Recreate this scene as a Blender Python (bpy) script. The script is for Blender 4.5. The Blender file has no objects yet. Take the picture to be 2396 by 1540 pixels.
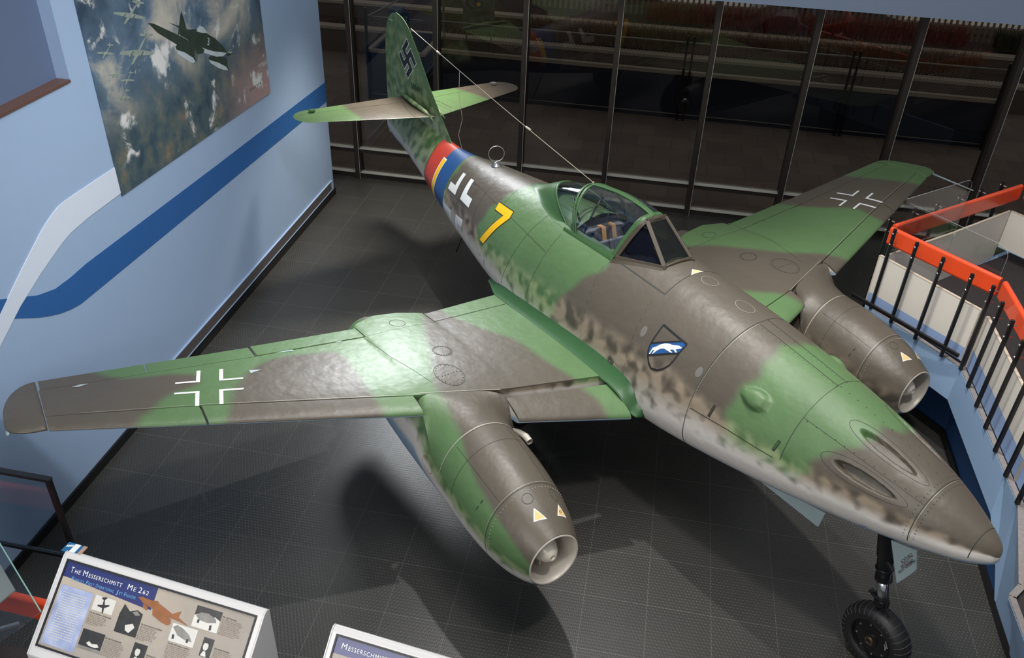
import bpy, bmesh, math, random
import numpy as np
from mathutils import Vector, Matrix
from mathutils.geometry import tessellate_polygon
random.seed(7); rng = np.random.RandomState(3)
PI = math.pi
SC = bpy.context.scene; COL = SC.collection

# ---------------------------------------------------------------- camera
cam = bpy.data.objects.new('camera', bpy.data.cameras.new('camera')); COL.objects.link(cam)
Rc = Matrix(((0.9825984, 0.1821873, 0.0361688), (-0.1311566, 0.5426665, 0.8296451), (0.1315232, -0.8199518, 0.5571183)))
cam.matrix_world = Matrix.Translation((-3.00145, -5.03987, 6.85771)) @ Rc.transposed().to_4x4()
cam.data.sensor_width = 36.0; cam.data.lens = 36.0 * 2015.5 / 2396.0
cam.data.clip_start = 0.1; cam.data.clip_end = 200
SC.camera = cam
SC.view_settings.view_transform = 'Standard'; SC.view_settings.look = 'None'
SC.view_settings.gamma = 1.0; SC.view_settings.exposure = -0.07

# ---------------------------------------------------------------- world and lamps
W = bpy.data.worlds.new('world'); SC.world = W; W.use_nodes = True
bgn = W.node_tree.nodes['Background']; bgn.inputs[0].default_value = (0.90, 0.94, 1.0, 1); bgn.inputs[1].default_value = 0.40

def area(name, loc, target, size, power, color=(1, 1, 1), size_y=None):
    d = bpy.data.lights.new(name, 'AREA'); d.energy = power; d.color = color; d.size = size
    if size_y: d.shape = 'RECTANGLE'; d.size_y = size_y
    o = bpy.data.objects.new(name, d); COL.objects.link(o); o.location = loc
    o.rotation_euler = (Vector(target) - Vector(loc)).to_track_quat('-Z', 'Y').to_euler(); return o
def spot(name, loc, target, power, angle, blend=0.4, radius=0.12, color=(1, 1, 1)):
    d = bpy.data.lights.new(name, 'SPOT'); d.energy = power; d.spot_size = math.radians(angle); d.spot_blend = blend
    d.shadow_soft_size = radius; d.color = color
    o = bpy.data.objects.new(name, d); COL.objects.link(o); o.location = loc
    o.rotation_euler = (Vector(target) - Vector(loc)).to_track_quat('-Z', 'Y').to_euler(); return o
spot('ceiling_spot_main', (-4.2, 4.1, 9.8), (-4.2, 3.0, 1.0), 1900, 58, 0.8, 0.10, (1.0, 0.98, 0.95))
spot('ceiling_spot_front', (-1.5, -1.0, 9.0), (-0.6, 1.2, 1.6), 1050, 60, 0.7, 0.25, (1.0, 0.97, 0.92))
spot('ceiling_spot_ramp', (-1.5, 3.0, 9.0), (0.9, 3.6, 1.5), 1500, 56, 0.7, 0.15, (1.0, 0.97, 0.92))
spot('window_side_spot', (-7.2, 8.6, 4.6), (-5.0, 2.3, 1.6), 1800, 46, 1.0, 0.8, (0.93, 0.97, 1.0))  # unseen spot, added for the white glare on the near wing
spot('rear_floor_fill', (-7.0, 8.3, 5.2), (-7.0, 6.9, 0.0), 1200, 70, 0.8, 0.3, (1.0, 0.93, 0.8))  # added spot, stands in for daylight through the glass on the floor
area('front_fill_area', (-5.5, -5.5, 5.2), (-3.5, 2.0, 0.9), 4.0, 210, (1.0, 0.98, 0.96), 1.5)  # made-up soft fill from the camera side, brightens the belly
area('overhead_fill_area', (-4.0, 0.5, 9.6), (-3.6, 1.5, 0.0), 5.0, 420, (1.0, 0.99, 0.97), 4.0)  # broad unseen fill overhead, added to lift the ambient level
spot('wall_fill_spot', (-3.2, 1.5, 8.8), (-8.6, 3.2, 0.6), 1100, 52, 1.0, 0.3, (1.0, 0.99, 0.97))  # extra spot put in only to brighten the blue wall

# ---------------------------------------------------------------- helpers
def obj(name, me, mat=None, parent=None):
    o = bpy.data.objects.new(name, me); COL.objects.link(o)
    if mat is not None:
        for m in (mat if isinstance(mat, (list, tuple)) else [mat]): me.materials.append(m)
    if parent is not None: o.parent = parent
    return o
def mesh(name, V, F, mat=None, parent=None, smooth=False, mi=None):
    me = bpy.data.meshes.new(name); me.from_pydata([tuple(map(float, v)) for v in V], [], [tuple(f) for f in F]); me.update()
    if smooth: me.polygons.foreach_set('use_smooth', [True] * len(me.polygons))
    o = obj(name, me, mat, parent)
    if mi is not None: me.polygons.foreach_set('material_index', mi)
    return o
def empty(name, loc=(0, 0, 0), rot=None):
    o = bpy.data.objects.new(name, None); COL.objects.link(o); o.empty_display_size = .2; o.location = loc
    if rot is not None: o.rotation_euler = rot
    return o
def tag(o, label=None, cat=None, group=None, kind=None):
    if label: o['label'] = label
    if cat: o['category'] = cat
    if group: o['group'] = group
    if kind: o['kind'] = kind
    return o
def struct(o): o['kind'] = 'structure'; return o
def dup(root):
    c = root.copy(); COL.objects.link(c)
    for ch in root.children:
        d = ch.copy(); COL.objects.link(d); d.parent = c
        for g in ch.children:
            e = g.copy(); COL.objects.link(e); e.parent = d
    return c
class MB:
    def __init__(s): s.v = []; s.f = []
    def add(s, V, F):
        n = len(s.v); s.v += [tuple(map(float, v)) for v in V]; s.f += [tuple(i + n for i in f) for f in F]; return s
    def box(s, x0, x1, y0, y1, z0, z1):
        return s.add([(x0, y0, z0), (x1, y0, z0), (x1, y1, z0), (x0, y1, z0), (x0, y0, z1), (x1, y0, z1), (x1, y1, z1), (x0, y1, z1)],
                     [(0, 3, 2, 1), (4, 5, 6, 7), (0, 1, 5, 4), (1, 2, 6, 5), (2, 3, 7, 6), (3, 0, 4, 7)])
    def bar(s, a, b, w, h=None, up=(0, 0, 1)):      # rectangular bar a->b
        a = Vector(a); b = Vector(b); h = h or w; d = (b - a).normalized(); u = Vector(up)
        if abs(d.dot(u)) > .98: u = Vector((0, 1, 0))
        x = d.cross(u).normalized(); y = x.cross(d).normalized(); V = []
        for p in (a, b):
            for i, j in ((-1, -1), (1, -1), (1, 1), (-1, 1)): V.append(p + x * w / 2 * i + y * h / 2 * j)
        return s.add(V, [(0, 1, 2, 3), (7, 6, 5, 4), (0, 4, 5, 1), (1, 5, 6, 2), (2, 6, 7, 3), (3, 7, 4, 0)])
    def tube(s, P, r, n=10, caps=True):
        P = [Vector(p) for p in P]; R = r if isinstance(r, (list, tuple)) else [r] * len(P); V = []; F = []
        prev = None
        for i, p in enumerate(P):
            d = (P[min(i + 1, len(P) - 1)] - P[max(i - 1, 0)]).normalized()
            if prev is None:
                u = Vector((0, 0, 1)) if abs(d.z) < .9 else Vector((1, 0, 0)); x = d.cross(u).normalized()
            else: x = (prev - d * prev.dot(d)).normalized()
            prev = x; y = d.cross(x)
            for k in range(n):
                a = 2 * PI * k / n; V.append(p + (x * math.cos(a) + y * math.sin(a)) * R[i])
        for i in range(len(P) - 1):
            for k in range(n): k2 = (k + 1) % n; F.append((i * n + k, i * n + k2, (i + 1) * n + k2, (i + 1) * n + k))
        if caps: F.append(tuple(range(n - 1, -1, -1))); F.append(tuple((len(P) - 1) * n + k for k in range(n)))
        return s.add(V, F)
    def lathe(s, prof, c, axis=(0, 0, 1), n=32, cap0=True, cap1=True):   # prof: (radius, height along axis)
        ax = Vector(axis).normalized(); u = Vector((0, 0, 1)) if abs(ax.z) < .9 else Vector((1, 0, 0)); x = ax.cross(u).normalized(); y = ax.cross(x); c = Vector(c)
        V = []; F = []
        for r, h in prof:
            for k in range(n):
                a = 2 * PI * k / n; V.append(c + ax * h + (x * math.cos(a) + y * math.sin(a)) * r)
        for i in range(len(prof) - 1):
            for k in range(n): k2 = (k + 1) % n; F.append((i * n + k, i * n + k2, (i + 1) * n + k2, (i + 1) * n + k))
        if cap0: F.append(tuple(range(n - 1, -1, -1)))
        if cap1: F.append(tuple((len(prof) - 1) * n + k for k in range(n)))
        return s.add(V, F)
    def prism(s, P, off):       # polygon of 3-D points extruded by vector off
        P = [Vector(p) for p in P]; off = Vector(off); n = len(P); tris = tessellate_polygon([P])
        F = [tuple(t) for t in tris] + [tuple(i + n for i in reversed(t)) for t in tris]
        F += [(i, (i + 1) % n, (i + 1) % n + n, i + n) for i in range(n)]
        return s.add(P + [p + off for p in P], F)
    def build(s, name, mat=None, parent=None, smooth=False, bevel=0, auto=False):
        o = mesh(name, s.v, s.f, mat, parent, smooth)
        if name in ('panel_seam', 'metal_joint_strip', 'worn_metal_edge', 'hub_bolts', 'rivet_heads'): o['kind'] = 'stuff'
        bm = bmesh.new(); bm.from_mesh(o.data); bmesh.ops.recalc_face_normals(bm, faces=bm.faces); bm.to_mesh(o.data); bm.free()
        if bevel:
            m = o.modifiers.new('bevel', 'BEVEL'); m.width = bevel; m.segments = 2; m.limit_method = 'ANGLE'
        if auto or (smooth and bevel):
            m = o.modifiers.new('split', 'EDGE_SPLIT'); m.split_angle = math.radians(40)
        return o

# ---------------------------------------------------------------- materials
def newmat(name):
    m = bpy.data.materials.new(name); m.use_nodes = True; nt = m.node_tree
    return m, nt, nt.nodes['Principled BSDF']
def N(nt, t, **kw):
    n = nt.nodes.new(t)
    for k, v in kw.items(): setattr(n, k, v)
    return n
def srgb(r, g, b):
    f = lambda c: (c / 255 / 12.92) if c <= 10 else ((c / 255 + .055) / 1.055) ** 2.4
    return (f(r), f(g), f(b), 1)
def mat(name, col, rough=.5, metal=0, var=.08, vscale=6, bump=0, bscale=60, spec=.5, coat=0):
    m, nt, b = newmat(name); L = nt.links
    tc = N(nt, 'ShaderNodeTexCoord'); no = N(nt, 'ShaderNodeTexNoise'); no.inputs['Scale'].default_value = vscale; no.inputs['Detail'].default_value = 4
    L.new(tc.outputs['Object'], no.inputs['Vector'])
    mx = N(nt, 'ShaderNodeMix', data_type='RGBA'); mx.inputs[6].default_value = tuple(c * (1 - var) for c in col[:3]) + (1,); mx.inputs[7].default_value = tuple(min(1, c * (1 + var)) for c in col[:3]) + (1,)
    L.new(no.outputs['Fac'], mx.inputs[0]); L.new(mx.outputs[2], b.inputs['Base Color'])
    b.inputs['Roughness'].default_value = rough; b.inputs['Metallic'].default_value = metal; b.inputs['Specular IOR Level'].default_value = spec; b.inputs['Coat Weight'].default_value = coat
    if bump:
        n2 = N(nt, 'ShaderNodeTexNoise'); n2.inputs['Scale'].default_value = bscale; n2.inputs['Detail'].default_value = 3; L.new(tc.outputs['Object'], n2.inputs['Vector'])
        bp = N(nt, 'ShaderNodeBump'); bp.inputs['Strength'].default_value = bump; bp.inputs['Distance'].default_value = .01; L.new(n2.outputs['Fac'], bp.inputs['Height']); L.new(bp.outputs[0], b.inputs['Normal'])
    return m
def glassmat(name, tint, refl=1.0, rough=0.0, base=0.04):
    m = bpy.data.materials.new(name); m.use_nodes = True; nt = m.node_tree; nt.nodes.clear(); L = nt.links
    out = N(nt, 'ShaderNodeOutputMaterial'); tr = N(nt, 'ShaderNodeBsdfTransparent'); tr.inputs[0].default_value = tint
    gl = N(nt, 'ShaderNodeBsdfGlossy'); gl.inputs['Roughness'].default_value = rough; gl.inputs[0].default_value = (refl, refl, refl, 1)
    lw = N(nt, 'ShaderNodeLayerWeight'); lw.inputs[0].default_value = .5
    pw = N(nt, 'ShaderNodeMath', operation='POWER'); pw.inputs[1].default_value = 5; L.new(lw.outputs['Facing'], pw.inputs[0])
    mu = N(nt, 'ShaderNodeMath', operation='MULTIPLY_ADD'); mu.inputs[1].default_value = 1 - base; mu.inputs[2].default_value = base; L.new(pw.outputs[0], mu.inputs[0])
    mx = N(nt, 'ShaderNodeMixShader'); L.new(mu.outputs[0], mx.inputs[0]); L.new(tr.outputs[0], mx.inputs[1]); L.new(gl.outputs[0], mx.inputs[2]); L.new(mx.outputs[0], out.inputs[0])
    return m
GREEN = srgb(77, 109, 67); BROWN = srgb(77, 71, 62); PALE = srgb(150, 165, 176)
def paint(name='camouflage_paint'):
    # attribute 'camo': R = brown share, G = mottle zone (0 solid .. 1 pale belly)
    m, nt, b = newmat(name); L = nt.links
    at = N(nt, 'ShaderNodeAttribute', attribute_name='camo'); sp = N(nt, 'ShaderNodeSeparateColor'); L.new(at.outputs['Color'], sp.inputs[0])
    tc = N(nt, 'ShaderNodeTexCoord')
    def noise(sc, det=3, dist=0):
        n = N(nt, 'ShaderNodeTexNoise'); n.inputs['Scale'].default_value = sc; n.inputs['Detail'].default_value = det; n.inputs['Distortion'].default_value = dist; L.new(tc.outputs['Object'], n.inputs['Vector']); return n
    def ramp(src, a, c):
        r = N(nt, 'ShaderNodeMapRange'); r.interpolation_type = 'SMOOTHSTEP'; r.inputs[1].default_value = a; r.inputs[2].default_value = c; L.new(src, r.inputs[0]); return r.outputs[0]
    def mix(f, a, c):
        x = N(nt, 'ShaderNodeMix', data_type='RGBA')
        L.new(f, x.inputs[0]) if hasattr(f, 'is_linked') else setattr(x.inputs[0], 'default_value', f)
        for i, v in ((6, a), (7, c)):
            L.new(v, x.inputs[i]) if hasattr(v, 'is_linked') else setattr(x.inputs[i], 'default_value', v)
        return x.outputs[2]
    base = mix(sp.outputs[0], GREEN, BROWN)
    nv = noise(2.2, 5); nv2 = noise(25, 3)
    sca = N(nt, 'ShaderNodeMapRange'); sca.inputs[3].default_value = .84; sca.inputs[4].default_value = 1.14; L.new(nv.outputs[0], sca.inputs[0])
    hs = N(nt, 'ShaderNodeHueSaturation'); L.new(base, hs.inputs['Color']); L.new(sca.outputs[0], hs.inputs['Value'])
    # pale tone: yellow-green beside green, sandy beside brown, grey-blue at the belly
    side = mix(sp.outputs[0], srgb(138, 152, 112), srgb(142, 128, 110))
    belly = mix(ramp(sp.outputs[1], .35, .9), side, srgb(212, 206, 198)); belly = mix(ramp(sp.outputs[1], 1.25, 1.7), belly, srgb(140, 164, 184))
    n3 = noise(8.0, .6, .15)
    ad = N(nt, 'ShaderNodeMath', operation='MULTIPLY_ADD'); ad.inputs[1].default_value = 1.1; ad.inputs[2].default_value = -.55; L.new(n3.outputs[0], ad.inputs[0])
    gain = ramp(sp.outputs[1], 0.0, .30); mulg = N(nt, 'ShaderNodeMath', operation='MULTIPLY'); L.new(ad.outputs[0], mulg.inputs[0]); L.new(gain, mulg.inputs[1])
    m3 = N(nt, 'ShaderNodeMath', operation='MULTIPLY'); m3.inputs[1].default_value = 2.0; L.new(mulg.outputs[0], m3.inputs[0])
    sm = N(nt, 'ShaderNodeMath', operation='ADD'); L.new(m3.outputs[0], sm.inputs[0]); L.new(sp.outputs[1], sm.inputs[1])
    fac = ramp(sm.outputs[0], -.16, .72)
    colr = mix(fac, hs.outputs[0], belly); L.new(colr, b.inputs['Base Color'])
    rr = N(nt, 'ShaderNodeMapRange'); rr.inputs[3].default_value = .36; rr.inputs[4].default_value = .50; L.new(nv2.outputs[0], rr.inputs[0]); L.new(rr.outputs[0], b.inputs['Roughness'])
    b.inputs['Specular IOR Level'].default_value = .5
    nb = noise(7, 2); nb2 = noise(120, 2)
    bp = N(nt, 'ShaderNodeBump'); bp.inputs['Strength'].default_value = .25; bp.inputs['Distance'].default_value = .03; L.new(nb.outputs[0], bp.inputs['Height'])
    bp2 = N(nt, 'ShaderNodeBump'); bp2.inputs['Strength'].default_value = .08; bp2.inputs['Distance'].default_value = .004; L.new(nb2.outputs[0], bp2.inputs['Height']); L.new(bp.outputs[0], bp2.inputs['Normal'])
    L.new(bp2.outputs[0], b.inputs['Normal'])
    return m
M = {}
M['paint'] = paint()
M['red'] = mat('red_band_paint', srgb(178, 60, 48), .4, bump=.05); M['blue'] = mat('blue_band_paint', srgb(34, 80, 136), .4, bump=.05)
M['yellow'] = mat('yellow_paint', srgb(240, 186, 12), .45); M['white'] = mat('white_marking_paint', srgb(226, 228, 226), .5)
M['black'] = mat('black_marking_paint', srgb(26, 27, 32), .5)
M['line'] = mat('panel_gap', srgb(48, 50, 44), .7); M['scrape'] = mat('bare_metal_edge', srgb(168, 164, 150), .45, .3)
M['greenframe'] = mat('green_frame_paint', srgb(58, 92, 52), .4, bump=.05); M['brownframe'] = mat('brown_frame_paint', srgb(66, 58, 46), .45, bump=.1, bscale=25)
M['greenfil'] = mat('green_fairing_paint', srgb(52, 88, 52), .33, bump=.06, bscale=10)
M['inlet'] = mat('pale_intake_metal', srgb(204, 196, 184), .45, .2, var=.15, vscale=9, bump=.05)
M['bullet'] = mat('cream_spinner_metal', srgb(216, 208, 192), .35, .1, var=.08)
M['steel'] = mat('polished_steel', srgb(205, 206, 208), .2, .95); M['gear'] = mat('black_gear_enamel', srgb(22, 22, 24), .28)
M['rubber'] = mat('tyre_rubber', srgb(28, 28, 29), .5, bump=.1); M['dark'] = mat('dark_interior', srgb(18, 18, 20), .7)
M['grey'] = mat('cockpit_grey', srgb(120, 120, 122), .55, var=.2, vscale=12); M['leather'] = mat('brown_seat_leather', srgb(74, 66, 62), .5, bump=.2)
M['strap'] = mat('tan_strap_webbing', srgb(196, 152, 100), .8); M['redpaint'] = mat('crimson_lever', srgb(170, 24, 60), .4)
M['doorpale'] = mat('pale_blue_grey_paint', srgb(160, 176, 178), .45)
M['decal'] = mat('amber_decal', srgb(214, 182, 118), .6)
M['wire'] = mat('pale_cable', srgb(176, 166, 148), .6)
M['plexi'] = glassmat('canopy_plexiglass', (.90, .91, .93, 1), .9, .03, .06)
M['armour'] = glassmat('armoured_glass', (.38, .42, .36, 1), .8, .02, .06)
M['sideglass'] = glassmat('dark_side_glass', (.45, .47, .55, 1), .6, .02, .05)

# ================================================================ the jet
# aircraft frame: s = metres aft of the nose tip, y = to port, z = up
RA = Matrix(((0.673291, 0.739248, -0.013848), (-0.738743, 0.673371, 0.028813), (0.030625, -0.00917, 0.999489)))
jet = empty('jet_fighter'); jet.matrix_world = Matrix.Translation((-3.01645, 3.29794, 0.00051)) @ RA.to_4x4()
tag(jet, 'twin-engined jet fighter in green and brown camouflage with a yellow 7, filling the hall', 'aircraft')
def A(s, y, z): return Vector((4.5 - s, y, z))
def hermite(xs, ys, x):
    xs = np.asarray(xs, float); ys = np.asarray(ys, float); x = np.asarray(x, float)
    i = np.clip(np.searchsorted(xs, x) - 1, 0, len(xs) - 2); m = np.gradient(ys, xs); h = xs[i + 1] - xs[i]; t = (x - xs[i]) / h
    return (2*t**3-3*t**2+1)*ys[i] + (t**3-2*t**2+t)*h*m[i] + (-2*t**3+3*t**2)*ys[i+1] + (t**3-t**2)*h*m[i+1]
def sstep(a, b, x): t = np.clip((x - a) / (b - a), 0, 1); return t * t * (3 - 2 * t)
FS = np.sqrt([0, .06, .2, .45, .8, 1.3, 2, 2.8, 3.6, 4.5, 5.5, 6.5, 7.5, 8.5, 9.4, 10.1, 10.5, 10.82])
FT = [1.8282, 1.9192, 1.9867, 2.0932, 2.2082, 2.3226, 2.4268, 2.5193, 2.5686, 2.599, 2.5498, 2.4539, 2.3413, 2.2505, 2.34, 2.37, 2.32, 2.20]
FB = [1.7552, 1.6822, 1.609, 1.5235, 1.4224, 1.3054, 1.1781, 1.0661, 0.9874, 0.9641, 0.9911, 1.0748, 1.212, 1.4007, 1.6, 1.70, 1.74, 1.82]
FW = [.0109, .0992, .1908, .3021, .4145, .5291, .6632, .7713, .8275, .8426, .7955, .7058, .5594, .4045, .2777, .16, .085, .02]
XS = [0, .5, 1.5, 3, 5.5, 7.5, 9, 11]
def fpar(s):
    q = np.sqrt(np.maximum(s, 0)); zt, zb, w = hermite(FS, FT, q), hermite(FS, FB, q), hermite(FS, FW, q)
    nu = np.interp(s, XS, [2, 2, 1.95, 1.9, 1.85, 1.85, 1.3, 1.15]); nl = np.interp(s, XS, [2, 2.1, 2.3, 2.6, 2.6, 2.4, 2.1, 2]); zf = np.interp(s, XS, [.42, .42, .38, .33, .33, .38, .42, .45])
    return zt, zb, w, nu, nl, zb + (zt - zb) * zf
TR = [(.99, -60, .27, 5.6), (.98, -25, .27, 5.6), (.99, 60, .27, 5.6), (.98, 25, .27, 5.6)]   # gun troughs: s, phi, half length, half width in degrees
def fus(s, ph, off=0.0):        # ph in degrees, 0 on top, negative to starboard
    s = np.asarray(s, float); ph = np.asarray(ph, float)
    def raw(s, ph):
        zt, zb, w, nu, nl, zw = fpar(s); a = np.radians(ph); sn, cs = np.sin(a), np.cos(a); n = np.where(cs > 0, nu, nl)
        y = w * np.sign(sn) * np.abs(sn) ** (2 / n); z = np.where(cs > 0, zw + (zt - zw) * np.abs(cs) ** (2 / n), zw - (zw - zb) * np.abs(cs) ** (2 / n)); return y, z
    y, z = raw(s, ph)
    dent = np.zeros_like(y)
    for s0, p0, a, b in TR:
        u = (s - s0) / a; v = (ph - p0) / b; r = u * u + v * v
        dent = dent + sstep(1.02, .66, r) * (.03 + .05 * np.clip((u + 1) / 2, 0, 1))
    # teardrop blister on the starboard and port gun bay doors
    for p0 in (-51, 51):
        u = (s - 2.10) / .14; v = (ph - p0) / (6.8 * (1.0 - .35 * u)); rr = u * u + v * v; dent = dent - .062 * np.sqrt(np.clip(1 - rr, 0, 1)) * sstep(1.0, .72, rr)
    o = off - dent
    y2, z2 = raw(s, ph + .8); y1, z1 = raw(s, ph - .8); ty, tz = y2 - y1, z2 - z1; L = np.hypot(ty, tz) + 1e-9; ny, nz = -tz / L, ty / L
    ny, nz = -ny, -nz
    sg = np.sign(ny * y + nz * (z - fpar(s)[5]) + 1e-9); ny, nz = ny * sg, nz * sg
    return y + ny * o, z + nz * o
def fpt(s, ph, off=0.0): y, z = fus(np.array([s]), np.array([ph]), off); return A(s, float(y[0]), float(z[0]))
def poly_sdf(P, X, Y):
    P = np.array(P, float); d = np.full(X.shape, 1e9); ins = np.zeros(X.shape, bool)
    for i in range(len(P)):
        ax, ay = P[i]; bx, by = P[(i + 1) % len(P)]; ex, ey = bx - ax, by - ay
        t = np.clip(((X - ax) * ex + (Y - ay) * ey) / (ex * ex + ey * ey + 1e-12), 0, 1); d = np.minimum(d, np.hypot(X - ax - t * ex, Y - ay - t * ey))
        c = ((ay > Y) != (by > Y)) & (X < (bx - ax) * (Y - ay) / (by - ay + 1e-12) + ax); ins ^= c
    return np.where(ins, -d, d)
def setcamo(o, R, G):
    at = o.data.color_attributes.new('camo', 'FLOAT_COLOR', 'POINT'); a = np.ones((len(o.data.vertices), 4), np.float32); a[:, 0] = R; a[:, 1] = G; a[:, 2] = 0; at.data.foreach_set('color', a.ravel())
def fcamo(S, P):
    b0 = np.interp(P, [-90, -63, -48, -28, 1, 40, 90], [1.5, 1.34, 1.24, 1.16, 1.07, 1.0, .95]); b1 = np.interp(P, [-80, 0, 60], [2.25, 2.22, 2.18])
    b2 = np.interp(P, [-100, -75, -58, -42, -31, 31, 70], [5.0, 4.8, 4.6, 4.43, 4.37, 4.3, 4.1]); b3 = np.interp(P, [-100, -81, -62, -48, -31, -21, 0, 40], [6.9, 6.84, 6.74, 6.69, 6.58, 6.5, 6.3, 6.2])
    w = .06; wob = .03 * np.sin(P * .13) + .02 * np.sin(P * .31 + 1)
    st = lambda b: sstep(-w, w, S + wob - b)
    R = 1 - st(b0) + st(b1) * (1 - st(b2)) + st(b3) * (1 - st(7.99 + 0 * P)); R = np.clip(R, 0, 1)
    aP = np.abs(P); pm = np.interp(S, [0, .36, .65, 1.02, 1.97, 2.5, 3.1, 3.85, 4.76, 5.3, 6.3, 7.2, 8.0, 8.8], [58, 63, 68, 70, 71, 65, 58, 61, 62, 64, 68, 66, 64, 60])
    pp = np.interp(S, [0, .2, .5, 1, 2.1, 2.45, 3.2, 6.4, 8, 9], [76, 88, 97, 97, 97, 94, 102, 99, 102, 104])
    G = np.clip((aP - pm) / (pp - pm), 0, 1) + np.clip((aP - pp) / (150 - pp), 0, 1.0)
    G = np.where(S > 8.86, np.maximum(G, np.interp(aP, [0, 50, 100], [.15, .42, .6])), G)
    return R, G
sv = np.unique(np.round(np.concatenate([np.linspace(0, .35, 26) ** 1.0 * np.linspace(0, 1, 26), np.arange(.35, .62, .016), np.arange(.62, 1.36, .010), np.arange(1.37, 1.5, .016), np.arange(1.5, 10.82, .035), [8.05, 8.46, 8.84, 10.82]]), 4))
sv = sv[np.concatenate([[True], np.diff(sv) > .0045])]
for k in (8.05, 8.46, 8.84): sv[np.argmin(abs(sv - k))] = k
NP_ = 420; pv = np.linspace(-180, 180, NP_, endpoint=False)
Sg, Pg = np.meshgrid(sv, pv, indexing='ij'); Yg, Zg = fus(Sg, Pg)
V = np.stack([4.5 - Sg, Yg, Zg], -1).reshape(-1, 3); n1 = len(sv)
F = []; mi = []
for i in range(n1 - 1):
    sm = (sv[i] + sv[i + 1]) / 2; m_ = 1 if 8.46 < sm < 8.84 else 2 if 8.05 < sm < 8.46 else 0
    for j in range(NP_):
        pm_ = pv[j] + 180 / NP_
        if 3.95 < sm < 5.12 and abs(pm_) < np.interp(sm, [3.95, 4.3, 5.12], [9, 24, 26]): continue          # cockpit opening
        j2 = (j + 1) % NP_; F.append((i * NP_ + j, i * NP_ + j2, (i + 1) * NP_ + j2, (i + 1) * NP_ + j)); mi.append(m_)
F.append(tuple(range(NP_ - 1, -1, -1))); mi.append(0); F.append(tuple((n1 - 1) * NP_ + k for k in range(NP_))); mi.append(0)
fuse = mesh('fuselage', V, F, [M['paint'], M['red'], M['blue']], jet, True, mi)
R_, G_ = fcamo(Sg, Pg); setcamo(fuse, R_.ravel(), G_.ravel())
bm = bmesh.new(); bm.from_mesh(fuse.data); bmesh.ops.recalc_face_normals(bm, faces=bm.faces); bm.to_mesh(fuse.data); bm.free()

# ---- wings
def sLE(y): return 3.927 + .3275 * (np.abs(y) - 2.849)
def sTE(y): return np.interp(np.abs(y), [.5, 1.9, 1.94, 2.2, 2.5, 2.76, 2.80, 3.947, 5.87, 6.2], [6.02, 5.80, 5.84, 5.93, 5.95, 5.82, 5.73, 5.74, 5.79, 5.80])
def zLE(y): return 1.607 + .1105 * (np.abs(y) - 2.849)
def zTE(y): return 1.554 + .1138 * (np.abs(y) - 2.785)
def tk(x): x = np.clip(x, 0, 1); return .55 * (.2969 * np.sqrt(x) - .126 * x - .3516 * x * x + .2843 * x ** 3 - .1036 * x ** 4)
def wsurf(s, y, top=True):
    a = sLE(y); c = sTE(y) - a; x = np.clip((s - a) / c, 0, 1); zc = zLE(y) + (zTE(y) - zLE(y)) * x
    return zc + (1.05 if top else -.85) * c * tk(x)
S1 = [(5.76, -5.37), (5.64, -5.3), (5.52, -5.18), (5.47, -5.0), (5.43, -4.76), (5.34, -4.59), (5.26, -4.55), (5.14, -4.57), (5.08, -4.66), (5.05, -4.83), (4.94, -4.97), (4.85, -5.04), (4.81, -5.09), (4.79, -5.15), (4.72, -5.2), (4.4, -5.25), (4.4, -7), (6.5, -7), (6.5, -5.5)]
S2 = [(4.0, -4.6), (4.46, -4.53), (4.63, -4.44), (4.75, -4.39), (4.89, -4.33), (5.0, -4.25), (5.16, -4.13), (5.29, -3.97), (5.35, -3.83), (5.37, -3.67), (5.32, -3.47), (5.28, -3.25), (5.22, -3.18), (5.04, -3.16), (4.79, -3.19), (4.54, -3.19), (4.29, -3.21), (4.11, -3.2), (3.6, -3.25)]
S3 = [(6.3, -1.8), (5.83, -1.9), (5.66, -1.99), (5.17, -2.22), (4.88, -2.31), (4.52, -2.47), (4.22, -2.6), (3.9, -2.62), (3, -2.6), (2.9, -1.25), (3.19, -1.2), (3.39, -1.17), (3.57, -1.16), (3.76, -1.23), (4.12, -1.31), (4.76, -1.36), (4.9, -1.44), (5.13, -1.54), (5.39, -1.62), (5.63, -1.68), (6.3, -1.68)]
P1 = [(6.3, 4.95), (5.74, 5.13), (5.56, 5.18), (5.26, 5.31), (4.97, 5.45), (4.83, 5.59), (4.2, 5.8), (4.0, 4.4), (4.39, 4.32), (4.56, 4.26), (4.79, 4.29), (4.95, 4.22), (5.14, 4.04), (5.4, 3.87), (5.57, 3.78), (6.3, 3.6)]
P2 = [(6.3, 1.4), (5.9, 1.6), (5.56, 1.94), (5.39, 2.12), (5.12, 2.27), (4.86, 2.42), (4.62, 2.59), (4.48, 2.72), (4.36, 2.9), (4.2, 3.04), (4.04, 3.18), (3.6, 3.3), (3.2, 2.2), (3.65, 2.0), (3.76, 1.96), (3.89, 1.91), (3.99, 1.81), (4.11, 1.67), (4.22, 1.57), (4.4, 1.2), (4.6, .3), (6.3, .3)]
def wcamo(S, Y, low=None):
    d = np.minimum.reduce([poly_sdf(p, S, Y) for p in (S1, S2, S3, P1, P2)]); R = 1 - sstep(-.06, .06, d)
    return R, (np.zeros_like(R) if low is None else np.where(low, 1.9, 0.0))
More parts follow.
